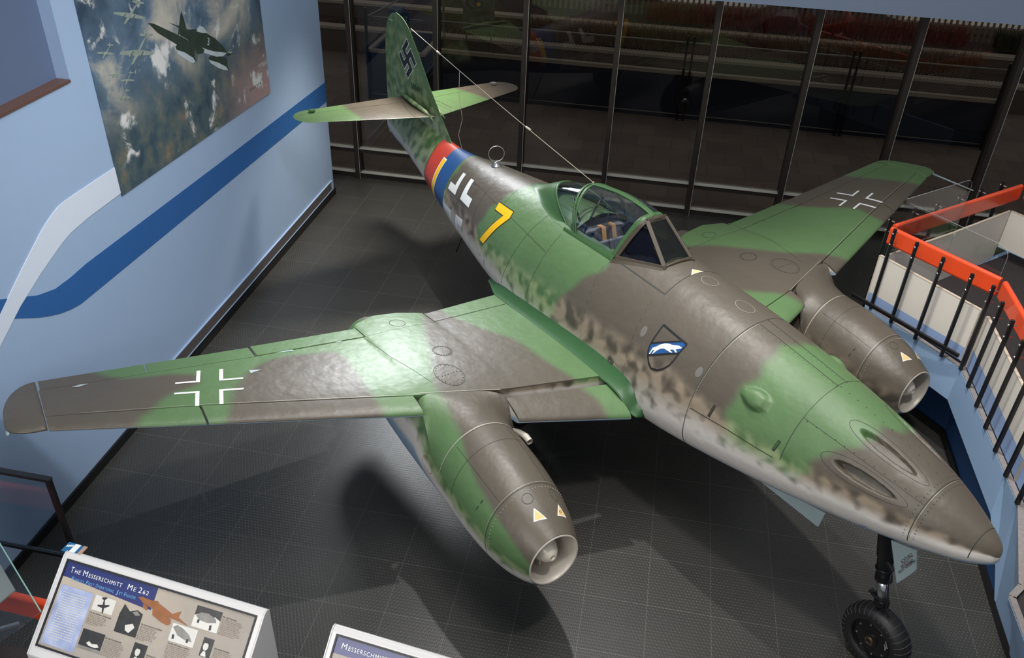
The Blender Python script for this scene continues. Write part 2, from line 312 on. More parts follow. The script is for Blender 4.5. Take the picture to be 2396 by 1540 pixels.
def wing_piece(name, side, y0, y1, xa, xb, parent, ds=0.0, dz=0.0, droop=0.0, ny=None, nx=34, mats=None, tk_scale=1.0):
    """chordwise slice xa..xb (functions of |y|) of the wing between y0 and y1"""
    ny = ny or max(6, int((y1 - y0) / .03)); ys = np.linspace(y0, y1, ny)
    t = np.linspace(0, 1, nx); V = []; S_ = []; Y_ = []; low = []
    for y in ys:
        a, c = float(sLE(y)), float(sTE(y) - sLE(y)); A0, B0 = xa(y), xb(y)
        tt = A0 + (B0 - A0) * (t ** 1.8 if A0 <= 0 else t)
        for top in (1, 0):
            for x in (tt if top else tt[::-1]):
                s = a + x * c; z = float(wsurf(s, y, bool(top)))
                s2 = s + ds; z2 = z + dz - droop * max(0, (B0 - x) * c)
                V.append(A(s2, side * y, z2)); S_.append(s); Y_.append(side * y); low.append(not top)
    m = 2 * nx; F = []
    for i in range(ny - 1):
        for k in range(m): k2 = (k + 1) % m; F.append((i * m + k, i * m + k2, (i + 1) * m + k2, (i + 1) * m + k))
    F.append(tuple(range(m - 1, -1, -1))); F.append(tuple((ny - 1) * m + k for k in range(m)))
    o = mesh(name, V, F, mats or M['paint'], parent, True)
    if mats is None: R, G = wcamo(np.array(S_), np.array(Y_), np.array(low)); setcamo(o, R, G)
    bm = bmesh.new(); bm.from_mesh(o.data); bmesh.ops.recalc_face_normals(bm, faces=bm.faces); bm.to_mesh(o.data); bm.free()
    e = o.modifiers.new('split', 'EDGE_SPLIT'); e.split_angle = math.radians(35); return o
def xs_of(s_fn): return lambda y: float((s_fn(y) - sLE(y)) / (sTE(y) - sLE(y)))
slx = xs_of(lambda y: sLE(y) + np.interp(y, [.9, 2.05, 2.8, 4.6, 5.9], [.42, .26, .235, .23, .17]))
hgx = xs_of(lambda y: np.interp(y, [.5, 1.9, 2.75, 4.0, 5.9], [5.66, 5.53, 5.47, 5.48, 5.58]))
for side, nm in ((-1, 'starboard'), (1, 'port')):
    wg = wing_piece('wing_' + nm, side, .55, 5.86, slx, hgx, jet, ny=190, nx=60)
    wg.name = 'wing'
    g = .006
    wing_piece('leading_edge_slat', side, .93, 2.03, lambda y: 0, lambda y: slx(y) * .96, wg, ds=(-.10 if side < 0 else 0.0), dz=(-.035 if side < 0 else 0), droop=(.10 if side < 0 else 0))
    wing_piece('leading_edge_slat', side, 2.86, 4.66, lambda y: 0, lambda y: slx(y) - g, wg)
    wing_piece('leading_edge_slat', side, 4.68, 5.86, lambda y: 0, lambda y: slx(y) - g, wg)
    wing_piece('flap', side, .78, 1.91, lambda y: hgx(y) + g, lambda y: 1, wg)
    wing_piece('trailing_edge_fairing', side, 1.925, 2.775, lambda y: hgx(y), lambda y: 1, wg)
    wing_piece('flap', side, 2.79, 3.93, lambda y: hgx(y) + g, lambda y: 1, wg, dz=.008)
    wing_piece('aileron', side, 3.955, 4.94, lambda y: hgx(y) + g, lambda y: 1, wg)
    wing_piece('aileron', side, 4.955, 5.85, lambda y: hgx(y) + g, lambda y: 1, wg)
    # rounded wing tip
    V = []; F = []; ns = 14; m = 44; SS = []; YY = []
    for i in range(ns):
        t = i / (ns - 1); y = 5.87 + .30 * math.sin(t * PI / 2); k = math.cos(t * PI / 2)
        a = float(sLE(5.87)) + .02 + .06 * (t ** 2) + (.12 * t ** 3); b = 5.79 - (1 - k) * .52 - .0
        zc0, zc1 = float(zLE(y)), float(zTE(y))
        for j in range(m):
            ang = 2 * PI * j / m; x = (1 - math.cos(ang)) / 2; up = 1 if j <= m // 2 else -1
            th = float(tk(np.array(x))) * (5.79 - float(sLE(5.87))) * max(k, .06) ** .6 * (1.05 if up > 0 else .85)
            V.append(A(a + (b - a) * x, side * y, zc0 + (zc1 - zc0) * x + up * th)); SS.append(a + (b - a) * x); YY.append(side * y)
    for i in range(ns - 1):
        for j in range(m): j2 = (j + 1) % m; F.append((i * m + j, i * m + j2, (i + 1) * m + j2, (i + 1) * m + j))
    F.append(tuple(range(m - 1, -1, -1))); F.append(tuple((ns - 1) * m + j for j in range(m)))
    tip = mesh('wing_tip', V, F, M['paint'], wg, True); setcamo(tip, *wcamo(np.array(SS), np.array(YY)))
    bm = bmesh.new(); bm.from_mesh(tip.data); bmesh.ops.recalc_face_normals(bm, faces=bm.faces); bm.to_mesh(tip.data); bm.free()
    # navigation lamp glass on the tip
    lm = MB().lathe([(.004, .05), (.018, .035), (.022, 0), (.018, -.035), (.004, -.05)], A(5.05, side * 6.15, 1.95), (1, .2 * side, 0), 12); lm.build('navigation_lamp', mat('lamp_glass', srgb(140, 160, 160), .15, coat=.5) if side < 0 else M['doorpale'], wg, True)
    # rounded fairing along the wing root
    V = []; F = []; m = 12; ss = np.concatenate([np.linspace(3.20, 3.44, 14), np.linspace(3.45, 6.35, 60)])
    for s in ss:
        fr = sstep(3.10, 3.44, s); bk = 1 - sstep(5.9, 6.35, s)
        zt, zb, w, nu, nl, zw = [float(v) for v in fpar(np.array(s))]
        y0 = .9; s_c = min(max(s, float(sLE(y0))), 6.0); zw_ = float(wsurf(np.array(s_c), np.array(y0))) - (1 - fr) * .12 - (1 - bk) * .03
        R = (.115 * fr ** .5 + .02) * (.35 + .65 * bk) * np.interp(s, [3, 4, 6], [1.05, 1, .85])
        # upper contact with the body side
        zq = zw_ + R; nq = nu if zq > zw else nl; hh = (zt - zw) if zq > zw else (zw - zb); yb = w * max(0, 1 - (abs(zq - zw) / hh) ** nq) ** (1 / nq)
        zl = zw_; nq2 = nu if zl > zw else nl; hh2 = (zt - zw) if zl > zw else (zw - zb); yl = w * max(0, 1 - (abs(zl - zw) / hh2) ** nq2) ** (1 / nq2)
        p0 = Vector((yb - .01, zq)); p2 = Vector((max(yb, yl) + R * .95, zw_ + .004)); p1 = Vector((max(yb, yl) + R * .28, zw_ + R * .35))
        for k in range(m):
            t = k / (m - 1); p = p0 * (1 - t) ** 2 + p1 * 2 * t * (1 - t) + p2 * t * t; V.append(A(s, side * p.x, p.y))
        for k in range(5):      # rounded outer lip turning down under the leading edge
            t = (k + 1) / 5; drop = np.interp(s, [3.2, 3.4, 3.7, 6], [.05, .10, .07, .05]); a_ = t * PI / 2
            V.append(A(s, side * (p2.x + .02 * math.sin(a_) - (.16 * t * t if s < 3.6 else .05 * t * t)), p2.y - drop * (1 - math.cos(a_))))
    mm = m + 5
    for i in range(len(ss) - 1):
        for k in range(mm - 1): F.append((i * mm + k, i * mm + k + 1, (i + 1) * mm + k + 1, (i + 1) * mm + k))
    F.append(tuple(range(mm)))
    o = mesh('wing_root_fairing', V, F, M['greenfil'], jet, True)
    bm = bmesh.new(); bm.from_mesh(o.data); bmesh.ops.recalc_face_normals(bm, faces=bm.faces); bm.to_mesh(o.data); bm.free()

def fixn(o):
    bm = bmesh.new(); bm.from_mesh(o.data); bmesh.ops.recalc_face_normals(bm, faces=bm.faces); bm.to_mesh(o.data); bm.free(); return o
def grid(name, P, mat_, parent, closed_v=False, flip=False, smooth=True):     # P[i][j] points
    n, m = len(P), len(P[0]); V = [p for r in P for p in r]; F = []
    for i in range(n - 1):
        for j in range(m if closed_v else m - 1): j2 = (j + 1) % m; F.append((i * m + j, i * m + j2, (i + 1) * m + j2, (i + 1) * m + j))
    return fixn(mesh(name, V, F, mat_, parent, smooth))

# ---- engine nacelles
NS = [2.30, 2.36, 2.5, 2.75, 3.1, 3.5, 4.0, 4.6, 5.2, 5.8, 6.3]
NR = [.2553, .2879, .3464, .4086, .4473, .4551, .4496, .4314, .39, .3217, .2544]
NZ = [.9776, .9726, .9792, .9999, 1.0395, 1.0761, 1.0861, 1.0804, 1.0652, 1.046, 1.0258]
def npar(s): s = np.asarray(s, float); return hermite(NS, NR, s), hermite(NS, NZ, s)
def npt(side, s, ph, off=0.0):
    r, z = npar(s); a = math.radians(ph); return A(s, side * 2.455 + float(r + off) * math.sin(a), float(z) + (float(r) * 1.1 + off) * math.cos(a))
for side in (-1, 1):
    nac = empty('engine_nacelle'); nac.parent = jet
    sv2 = np.concatenate([2.30 + np.linspace(0, 1, 14) ** 1.6 * .2, np.arange(2.53, 6.31, .03), [6.3]]); pv2 = np.linspace(-180, 180, 120, endpoint=False)
    P = [[npt(side, s, p) for p in pv2] for s in sv2]
    o = grid('cowling', P, M['paint'], nac, True)
    S2g, P2g = np.meshgrid(sv2, pv2, indexing='ij')
    if side < 0:
        bd = np.interp(S2g, [2.3, 2.44, 2.58, 2.9, 3.09, 3.32, 3.62, 3.98, 4.2], [-74, -62, -56, -48, -45, -38, -25, -15, -10])
        R = sstep(-5, 5, P2g - bd); pl = np.interp(S2g, [2.3, 2.5, 3, 3.6, 3.9, 4.1], [-118, -114, -107, -103, -90, -74]); G = np.where(P2g < 0, np.clip((pl + 30 - P2g) / 30, 0, 1) + np.clip((pl - P2g) / 25, 0, .9), np.clip((P2g - 70) / 40, 0, 1.9))
    else:
        R = np.ones_like(S2g); G = np.where(P2g < 0, np.clip((-P2g - 62) / 60, 0, 1) * .45 + np.clip((-P2g - 125) / 25, 0, 1.1), np.clip((P2g - 100) / 30, 0, 1.9))
    setcamo(o, R.ravel(), G.ravel())
    c = (side * 2.455)
    prof = [(.2553, 0), (.247, -.012), (.236, 0.0), (.232, .04), (.238, .14), (.25, .30), (.25, .75)]
    V = []; F = []; n = 64
    for r, h in prof:
        for k in range(n): a = 2 * PI * k / n; V.append(A(2.30 + h, c + r * math.sin(a), .9776 + r * 1.075 * math.cos(a)))
    for i in range(len(prof) - 1):
        for k in range(n): k2 = (k + 1) % n; F.append((i * n + k, i * n + k2, (i + 1) * n + k2, (i + 1) * n + k))
    mesh('intake_duct', V, F, M['inlet'], nac, True)
    d = MB().lathe([(.26, 0), (.02, 0)], A(3.04, c, .98), (-1, 0, 0), 40); d.build('compressor_face', M['dark'], nac)
    b_ = MB().lathe([(.018, .03), (.020, .010), (.028, .0), (.037, .004), (.048, .012), (.084, .05), (.112, .11), (.127, .19), (.132, .32), (.132, .72)], A(2.312, c - side * .0, .985), (-1, 0, 0), 36)
    sp_ = b_.build('spinner', M['bullet'], nac, True); MB().lathe([(.001, .024), (.014, .024)], A(2.312, c, .985), (-1, 0, 0), 16).build('starter_ring', M['line'], sp_)
    st_ = MB()
    for a in (30, 150, 270): st_.bar(A(2.55, c, .98), A(2.55, c + .24 * math.cos(math.radians(a)), .98 + .25 * math.sin(math.radians(a))), .015, .10, up=(1, 0, 0))
    st_.build('intake_strut', M['inlet'], nac)
    ex = MB().lathe([(.2544, 0), (.24, .02), (.235, -.05), (.225, -.5)], A(6.3, c, 1.026), (-1, 0, 0), 40, False, True); ex.build('exhaust_nozzle', M['inlet'], nac, True)
    ec = MB().lathe([(.15, -.4), (.13, -.1), (.08, .06), (.02, .14)], A(6.3, c, 1.026), (-1, 0, 0), 24); ec.build('exhaust_cone', M['steel'], nac, True)
    # blend between the wing leading edge and the cowling
    P = []; nu_, nv_ = 40, 18; SSx = []; YY = []
    for i in range(nu_):
        u = -1 + 2 * i / (nu_ - 1); y = 2.437 + .405 * u; sA = float(sLE(y)) + .245 - .10 * abs(u) ** 6; a_ = Vector((sA, side * y, float(wsurf(np.array(sA), np.array(y))) + .004))
        q = npt(side, 3.50, u * side * 84); b3 = Vector((3.50, q.y, q.z)); row = []
        tA = Vector((-.45, 0, -.03 - .55 * abs(u) ** 5)); tB = Vector((-.50, 0, .03))
        for j in range(nv_):
            t = j / (nv_ - 1); p = a_ * (2*t**3-3*t**2+1) + tA * (t**3-2*t*t+t) + b3 * (-2*t**3+3*t*t) + tB * (t**3-t*t)
            row.append(A(p.x, p.y, p.z)); SSx.append(p.x); YY.append(p.y)
        P.append(row)
    o = grid('cowling_shoulder', P, M['paint'], nac)
    SSx = np.array(SSx); YY = np.array(YY)
    if side < 0: R = sstep(-.05, .05, YY + 2.60 + .10 * np.clip((4.1 - SSx), 0, 1)); G = np.zeros_like(R)
    else: R = np.ones_like(YY); G = 0 * R
    setcamo(o, R, G)
    # seam ribbons, oval hatches, data triangles
    sm_ = MB()
    def ring(s, p0, p1, w=.006, n=40, mb=sm_, off=.002):
        for k in range(n):
            a, b = p0 + (p1 - p0) * k / n, p0 + (p1 - p0) * (k + 1) / n
            mb.add([npt(side, s - w / 2, a, off), npt(side, s - w / 2, b, off), npt(side, s + w / 2, b, off), npt(side, s + w / 2, a, off)], [(0, 1, 2, 3)])
    ring(2.77, -110, 110); ring(3.32, -85, 60, .004)
    for ph in (-38, 32):
        for s in np.arange(2.80, 3.5, .03): sm_.add([npt(side, s, ph - .2, .002), npt(side, s + .03, ph - .2, .002), npt(side, s + .03, ph + .2, .002), npt(side, s, ph + .2, .002)], [(0, 1, 2, 3)])
    sm_.build('panel_seam', M['line'], nac)
    ed = MB(); ring(3.56, -80, 60, .012, mb=ed, off=.004); ring(2.785, -90, 70, .003, mb=ed, off=.003)
    for ph in np.arange(-95, 80, 5): ed.lathe([(.005, .0), (.003, .003)], npt(side, 2.73, ph, .001), (npt(side, 2.73, ph, .1) - npt(side, 2.73, ph, 0)), 6)
    ed.build('metal_joint_strip', M['scrape'], nac)
    def oval(cs, cp, rs, rp, name, m_, w=.005):
        mb = MB(); K = 40
        for k in range(K):
            for q in (0,):
                a, b = 2 * PI * k / K, 2 * PI * (k + 1) / K; pts = []
                for (t, r) in ((a, 1), (b, 1), (b, 1 + w / rs), (a, 1 + w / rs)):
                    pts.append(npt(side, cs + rs * r * math.cos(t), cp + rp * r * math.sin(t), .0025))
                mb.add(pts, [(0, 1, 2, 3)])
        mb.build(name, m_, nac)
    oval(2.665, -8, .045, 7, 'hatch_outline', M['line'], .004); oval(2.65, 33, .06, 6, 'hatch_outline', M['line'], .004)
    if side < 0: oval(3.80, -86, .10, 9, 'red_oval_outline', M['red'], .004)
    for tri, big in (([(2.57, -8), (2.445, 1), (2.475, -19)], 1), ([(2.555, 32), (2.44, 40), (2.45, 21)], 0)):
        cs_, cp_ = sum(t[0] for t in tri) / 3, sum(t[1] for t in tri) / 3
        for k_, (mt, off, nme) in enumerate(((M['white'], .003, 'fuel_triangle_border'), (M['decal'], .0045, 'fuel_triangle'))):
            T_ = [(cs_ + (s - cs_) * (1, .78)[k_], cp_ + (p - cp_) * (1, .78)[k_]) for s, p in tri]; q = MB()
            for a in range(8):
                for b in range(8 - a):
                    def bp_(i, j): i, j = i / 8, j / 8; return npt(side, T_[0][0] * (1 - i - j) + T_[1][0] * i + T_[2][0] * j, T_[0][1] * (1 - i - j) + T_[1][1] * i + T_[2][1] * j, off)
                    q.add([bp_(a, b), bp_(a + 1, b), bp_(a, b + 1)], [(0, 1, 2)])
                    if a + b < 7: q.add([bp_(a + 1, b), bp_(a + 1, b + 1), bp_(a, b + 1)], [(0, 1, 2)])
            q.build(nme, mt, nac)
    sl = MB(); sl.add([npt(side, 2.93, -52, .003), npt(side, 2.95, -66, .003), npt(side, 2.958, -66, .003), npt(side, 2.94, -52, .003)], [(0, 1, 2, 3)]); sl.build('cooling_slot', M['black'], nac)
    # small curved air scoop beside the leading edge, inboard on the starboard engine, outboard on the port one
    sc_ = MB().tube([npt(side, 3.72, 66, -.02), npt(side, 3.6, 66, .035), npt(side, 3.5, 66, .055), npt(side, 3.42, 66, .052)], [.015, .03, .036, .034], 14, False); sc_.build('air_scoop', M['inlet'], nac, True)

# ---- fin, rudder, tailplane
def sym_air(x): return tk(x) / .55 * .5
FZ = [1.9, 2.1, 2.27, 2.49, 2.85, 3.23, 3.51, 3.61, 3.69, 3.725, 3.74]
FL = [8.25, 8.44, 8.64, 8.87, 9.24, 9.57, 9.83, 9.94, 10.08, 10.19, 10.30]
FTE = [10.80, 10.80, 10.80, 10.80, 10.80, 10.78, 10.70, 10.63, 10.53, 10.44, 10.34]
FTH = [.40, .36, .28, .19, .135, .10, .08, .07, .05, .03, .01]
def fin_mesh(name, s0, s1, z0, z1, parent):      # s0/s1 functions giving the chordwise limits
    zs = np.linspace(z0, z1, 60); V = []; nx = 26; SS = []; ZZ = []
    for z in zs:
        a, b, th = [float(np.interp(z, FZ, q)) for q in (FL, FTE, FTH)]; lo, hi = max(a, s0(z)), min(b, s1(z)); hi = max(hi, lo + .004)
        t = np.linspace(0, 1, nx); t = t ** 1.7 if lo <= a + 1e-6 else t; ss = lo + (hi - lo) * t
        y = sym_air((ss - a) / (b - a)) * th * 2.0
        for s, yy in zip(ss, y): V.append(A(s, -yy - .001, z)); SS.append(s); ZZ.append(z)
        for s, yy in zip(ss[::-1], y[::-1]): V.append(A(s, yy + .001, z)); SS.append(s); ZZ.append(z)
    m = 2 * nx; F = []
    for i in range(len(zs) - 1):
        for k in range(m): k2 = (k + 1) % m; F.append((i * m + k, i * m + k2, (i + 1) * m + k2, (i + 1) * m + k))
    F.append(tuple(range(m))); F.append(tuple((len(zs) - 1) * m + k for k in range(m)))
    o = fixn(mesh(name, V, F, M['paint'], parent, True)); e = o.modifiers.new('split', 'EDGE_SPLIT'); e.split_angle = math.radians(50)
    SS = np.array(SS); ZZ = np.array(ZZ); le = np.interp(ZZ, FZ, FL)
    G = np.interp(ZZ, [1.8, 2.3, 2.55, 2.75, 3.7], [.62, .5, .33, .17, .13]) - .3 * (1 - sstep(0, .25, SS - le)); G = np.clip(G, .0, 2)
    setcamo(o, np.zeros_like(SS), G); return o
fin = fin_mesh('tail_fin', lambda z: 0, lambda z: 10.22 + .03 * (z - 2) if z < 3.60 else 11, 1.92, 3.738, jet)
rud = fin_mesh('rudder', lambda z: 10.226 + .03 * (z - 2), lambda z: 11, 1.78, 3.597, jet)
for side in (-1, 1):
    ys = np.concatenate([np.linspace(.03, 1.6, 40), 1.6 + .26 * np.sin(np.linspace(0.05, PI / 2, 16))]); nx = 24
    def tail_piece(name, x0, x1, parent):
        V = []; SS = []; YY = []
        for y in ys:
            k = 0 if y < 1.6 else (y - 1.6) / .26; a = 9.07 + .335 * y + (.16 * k ** 4 if k > 0 else 0); b = 10.20 - .30 * max(0, 1 - (1 - k * k) ** .5)
            if y < .25: b = 10.20 + .0 * y
            th = .105 * (1 - .45 * y / 1.86) * max(.03, (1 - k * k)) ** .5; t = np.linspace(0, 1, nx); t = t ** 1.7 if x0 == 0 else t; xx = x0 + (x1 - x0) * t
            zz = sym_air(xx) * th * 2
            for x, z in zip(xx, zz): V.append(A(a + x * (b - a), side * y, 2.53 + z)); SS.append(a + x * (b - a)); YY.append(side * y)
            for x, z in zip(xx[::-1], zz[::-1]): V.append(A(a + x * (b - a), side * y, 2.53 - z)); SS.append(a + x * (b - a)); YY.append(side * y)
        m = 2 * nx; F = []
        for i in range(len(ys) - 1):
            for k in range(m): k2 = (k + 1) % m; F.append((i * m + k, i * m + k2, (i + 1) * m + k2, (i + 1) * m + k))
        F.append(tuple(range(m))); F.append(tuple((len(ys) - 1) * m + k for k in range(m)))
        o = fixn(mesh(name, V, F, M['paint'], parent, True)); e = o.modifiers.new('split', 'EDGE_SPLIT'); e.split_angle = math.radians(50)
        SS = np.array(SS); YY = np.array(YY)
        R = (sstep(-.04, .04, YY + 1.02 - .25 * (SS - 9.8) * 0)) if side < 0 else sstep(-.04, .04, YY - (1.07 - .25 * (SS - 9.5)))
        setcamo(o, R, np.zeros_like(R)); return o
    tp = tail_piece('tailplane', 0, .70, jet); tail_piece('elevator', .71, 1.0, tp)
    MB().box(*sorted((A(10.10, 0, 0).x, A(10.02, 0, 0).x)), *sorted((side * 1.50, side * 1.58)), 2.545, 2.575).build('balance_weight', M['greenframe'] if side < 0 else M['grey'], tp, bevel=.004)
    mb = MB()
    for sgn in (1,):
        P = [A(9.02, side * .10, 2.50), A(9.25, side * .10, 2.56), A(9.6, side * .11, 2.59), A(10.0, side * .07, 2.59), A(10.22, side * .05, 2.57)]
        mb.tube(P, [.008, .030, .035, .03, .012], 12)
    fb = mb.build('tailplane_root_fillet', M['paint'], tp, True); setcamo(fb, np.zeros(len(fb.data.vertices)), np.full(len(fb.data.vertices), .2))
    sl = MB()
    for p, q in (((9.17, .30), (9.55, .26)), ((9.55, .26), (9.9, .16))):
        sl.bar(A(p[0], side * p[1], 2.53 + .055), A(q[0], side * q[1], 2.53 + .060), .004, .004)
    sl.build('panel_seam', M['line'], tp)

# ---- cockpit, windscreen and canopy
def sup(t, u=.6):   # t 0 (sill) .. pi (other sill); straight sides at the windscreen, rounder behind
    q = t if t <= PI / 2 else PI - t; q = max(q, 0.0); c, s = math.cos(q), math.sin(q); k = min(1, max(0, u) / .6) ** .7; n = 2.0
    a = np.interp(q, [0, .35, .7, 1.0, 1.2, PI / 2], [1, .82, .63, .46, .30, 0]); b = np.interp(q, [0, .35, .7, 1.0, 1.2, PI / 2], [0, .30, .61, .86, .965, 1])
    x = a * (1 - k) + abs(c) ** (2 / n) * k; z = b * (1 - k) + abs(s) ** (2 / n) * k
    return (x if t <= PI / 2 else -x), z
def topz(s): return float(np.interp(s, [4.0, 4.23, 4.4, 4.6, 4.83, 5.1, 5.3, 5.6, 5.9, 6.11, 6.4], [2.86, 2.90, 2.93, 2.945, 2.94, 2.905, 2.865, 2.775, 2.675, 2.60, 2.50]))
US = [0, .6, .66, 1.0]; UF = [4.36, 5.04, 5.08, 5.24]; UT = [4.23, 5.26, 5.34, 5.90]
def hood(u, t, off=0.0):
    c, s = sup(t, u); a = .385 + .0 * u - .05 * max(0, u - .66) / .34; s0, s1 = np.interp(u, US, UF), np.interp(u, US, UT); ss = s0 + (s1 - s0) * s ** 1.3
    zs = np.interp(s0, [4.3, 5.24], [2.455, 2.40]); zt = topz(s1); return A(ss, (a + off) * c, zs + (zt + off - zs) * s)
def hood_strip(name, u0, u1, t0, t1, off, m_, parent, nu=24, nt=40, thick=.008):
    P = [[hood(u0 + (u1 - u0) * i / nu, t0 + (t1 - t0) * j / nt, off) for j in range(nt + 1)] for i in range(nu + 1)]
    o = grid(name, P, m_, parent)
    md = o.modifiers.new('thick', 'SOLIDIFY'); md.thickness = thick; md.offset = 0; return o
hoodr = hood_strip('canopy_hood', .012, .60, .02, PI - .02, 0, M['plexi'], jet, nu=40, thick=.006); hoodr.name = 'canopy_glass'
hood_strip('rear_canopy_glass', .66, .985, .05, PI - .05, 0, M['plexi'], jet, nu=24, thick=.006)
hood_strip('canopy_frame', 0.0, .035, 0, PI, .004, M['greenframe'], jet, nu=3, thick=.010)
hood_strip('canopy_frame', .592, .618, 0, PI, .004, M['greenframe'], jet, nu=3, thick=.010)
hood_strip('canopy_frame', .640, .666, 0, PI, .004, M['greenframe'], jet, nu=3, thick=.010)
hood_strip('canopy_frame', .97, 1.0, 0, PI, .004, M['greenframe'], jet, nu=3, thick=.014)
hood_strip('canopy_spine', 0.0, .62, PI / 2 - .10, PI / 2 + .10, .006, M['greenframe'], jet, nt=6, thick=.012)
for t0, t1 in ((-.0, .055), (PI - .055, PI)): hood_strip('canopy_sill', 0, .98, t0, t1, .006, M['greenframe'], jet, nt=4, thick=.02)
for sd in (-1, 1):
    sill = MB(); P = []
    for i in range(12):
        s = 4.34 + .92 * i / 11; a = fpt(s, sd * 31.5, .004); b = A(s, sd * .392, np.interp(s, [4.3, 5.24], [2.49, 2.44])); P.append([a, a * .5 + b * .5 + Vector((0, sd * .006, .0)), b])
    grid('canopy_sill', P, M['greenframe'], jet)
# rear fairing from the last frame back onto the spine
P = []
for j in range(41):
    t = PI * j / 40; a = hood(1.0, t, .004); c, s = sup(t, 1)
    sB = 5.24 + (6.45 - 5.24) * (abs(math.sin(t)) ** .8); ph = -math.copysign(np.interp(sB, [5.24, 5.66, 5.95, 6.35, 6.46], [31, 27.5, 22, 9, 0]), -c)
    b = fpt(sB, ph, .003); row = []
    for i in range(15):
        k = i / 14; tA = Vector((-.9 * s, 0, -.36 * s)); tB = Vector((-.9 * s, 0, -.10 * s)); h = a * (2*k**3-3*k*k+1) + tA * .7 * (k**3-2*k*k+k) + b * (-2*k**3+3*k*k) + tB * .7 * (k**3-k*k); row.append(h)
    P.append(row)
grid('canopy_rear_fairing', P, M['greenframe'], jet)
# windscreen
p1 = lambda sd: A(3.80, sd * .185, 2.560); p2 = lambda sd: A(4.33, sd * .385, 2.470); p3 = lambda sd: A(4.195, sd * .125, 2.885)
wsf = MB()
for sd in (-1, 1):
    wsf.bar(p1(sd), p3(sd), .045, .03, up=(1, sd * .8, .3)); wsf.bar(p1(sd) + Vector((.03, 0, -.01)), p2(sd), .05, .03, up=(0, sd, .4))
wsf.bar(p3(-1), p3(1), .05, .03, up=(1, 0, .5)); wsf.bar(p1(-1) + Vector((.0, 0, .0)), p1(1), .05, .03, up=(1, 0, .5))
wsf.tube([A(3.800 - .03 * (1 - a * a), .185 * a, 2.555 + .035 * (1 - a * a)) for a in np.linspace(-1, 1, 13)], .014, 8)
wsc = wsf.build('windscreen_frame', M['brownframe'], jet, bevel=.006)
P = [[hood(0, PI * j / 48, .002) + Vector((.002 + .052 * i / 3, 0, -.004 * i / 3)) for j in range(49)] for i in range(4)]
oa = grid('windscreen_arch', P, M['brownframe'], jet); md = oa.modifiers.new('thick', 'SOLIDIFY'); md.thickness = .018; md.offset = 0
MB().prism([p1(-1), p1(1), p3(1), p3(-1)], (-.02, 0, -.015)).build('armoured_pane', M['armour'], jet)
for sd in (-1, 1):
    P = [p1(sd), p2(sd)] + [hood(0, t, -.01) + Vector((.03, 0, 0)) for t in ([.1, .35, .6, .85, 1.1] if sd > 0 else [PI - .1, PI - .35, PI - .6, PI - .85, PI - 1.1])] + [p3(sd)]
    MB().prism(P, (0, -sd * .006, 0)).build('side_pane', M['sideglass'], jet)
dk = MB()       # brown cowl under the windscreen up to the deck
for sd in (-1, 1):
    P = []
    for i in range(13):
        s = 3.78 + .58 * i / 12; a = fpt(s, sd * np.interp(s, [3.78, 4.36], [17, 33]), .002); k = i / 12; b = p1(sd).lerp(p2(sd), k) + Vector((0, sd * .012, .0)); P.append([a, b])
    grid('windscreen_cowl', P, M['brownframe'], jet)
tub = MB().box(4.5 - 5.16, 4.5 - 3.9, -.36, .36, 1.55, 1.58).box(4.5 - 5.18, 4.5 - 5.15, -.36, .36, 1.55, 2.50).box(4.5 - 3.99, 4.5 - 3.96, -.20, .20, 1.55, 2.44)
tub.box(4.5 - 5.16, 4.5 - 4.3, -.375, -.35, 1.55, 2.41).box(4.5 - 5.16, 4.5 - 4.3, .35, .375, 1.55, 2.41).build('cockpit_tub', mat('dim_blue_grey', srgb(70, 72, 82), .6), jet)
MB().box(4.5 - 5.55, 4.5 - 5.03, -.33, .33, 2.405, 2.43).build('rear_deck', M['grey'], jet)
MB().box(4.5 - 4.90, 4.5 - 4.86, -.20, .20, 1.75, 2.36).box(4.5 - 4.9, 4.5 - 4.45, -.20, .20, 1.70, 1.78).build('seat', M['grey'], jet, bevel=.01)
sb = MB(); P_ = [(-.19, 1.95), (.19, 1.95), (.21, 2.25), (.20, 2.38), (.15, 2.46), (0, 2.485), (-.15, 2.46), (-.20, 2.38), (-.21, 2.25)]
sb.prism([A(4.80 + (z - 1.95) * .3, y, z) for y, z in P_], (-.05, 0, 0)); sbk = sb.build('seat_back_cushion', M['leather'], jet, bevel=.012)
for y in (-.075, .065): MB().bar(A(4.792, y, 1.95), A(4.950, y, 2.485), .055, .012, up=(1, 0, 0)).bar(A(4.95, y, 2.487), A(5.04, y, 2.48), .055, .012).build('shoulder_strap', M['strap'], sbk, bevel=.003)
br = MB()
for sd in (-1, 1): br.tube([A(5.02, sd * .30, 2.42), A(4.98, sd * .20, 2.72), A(5.0, sd * .08, 2.85)], .012, 8); br.tube([A(5.02, sd * .30, 2.43), A(5.5, sd * .12, 2.66)], .012, 8)
br.tube([A(4.6, .37, 2.47), A(5.05, .33, 2.46)], .016, 8); br.tube([A(4.55, -.30, 2.50), A(4.75, -.2, 2.7), A(4.9, -.05, 2.86)], .003, 6); br.build('canopy_brace', M['gear'], jet, True)
MB().box(4.5 - 4.17, 4.5 - 4.10, -.20, .20, 2.05, 2.42).build('instrument_panel', M['dark'], jet, bevel=.01)
gs = MB().tube([A(4.12, .02, 2.42), A(4.12, .02, 2.47), A(4.20, .02, 2.55)], .022, 12); gs.build('gun_sight', mat('brass_rings', srgb(170, 140, 70), .35, .6), jet, True)
st = MB().tube([A(4.42, 0, 1.8), A(4.38, 0, 2.1), A(4.36, -.02, 2.22)], [.012, .014, .02], 10); st.build('control_stick', M['gear'], jet, True)
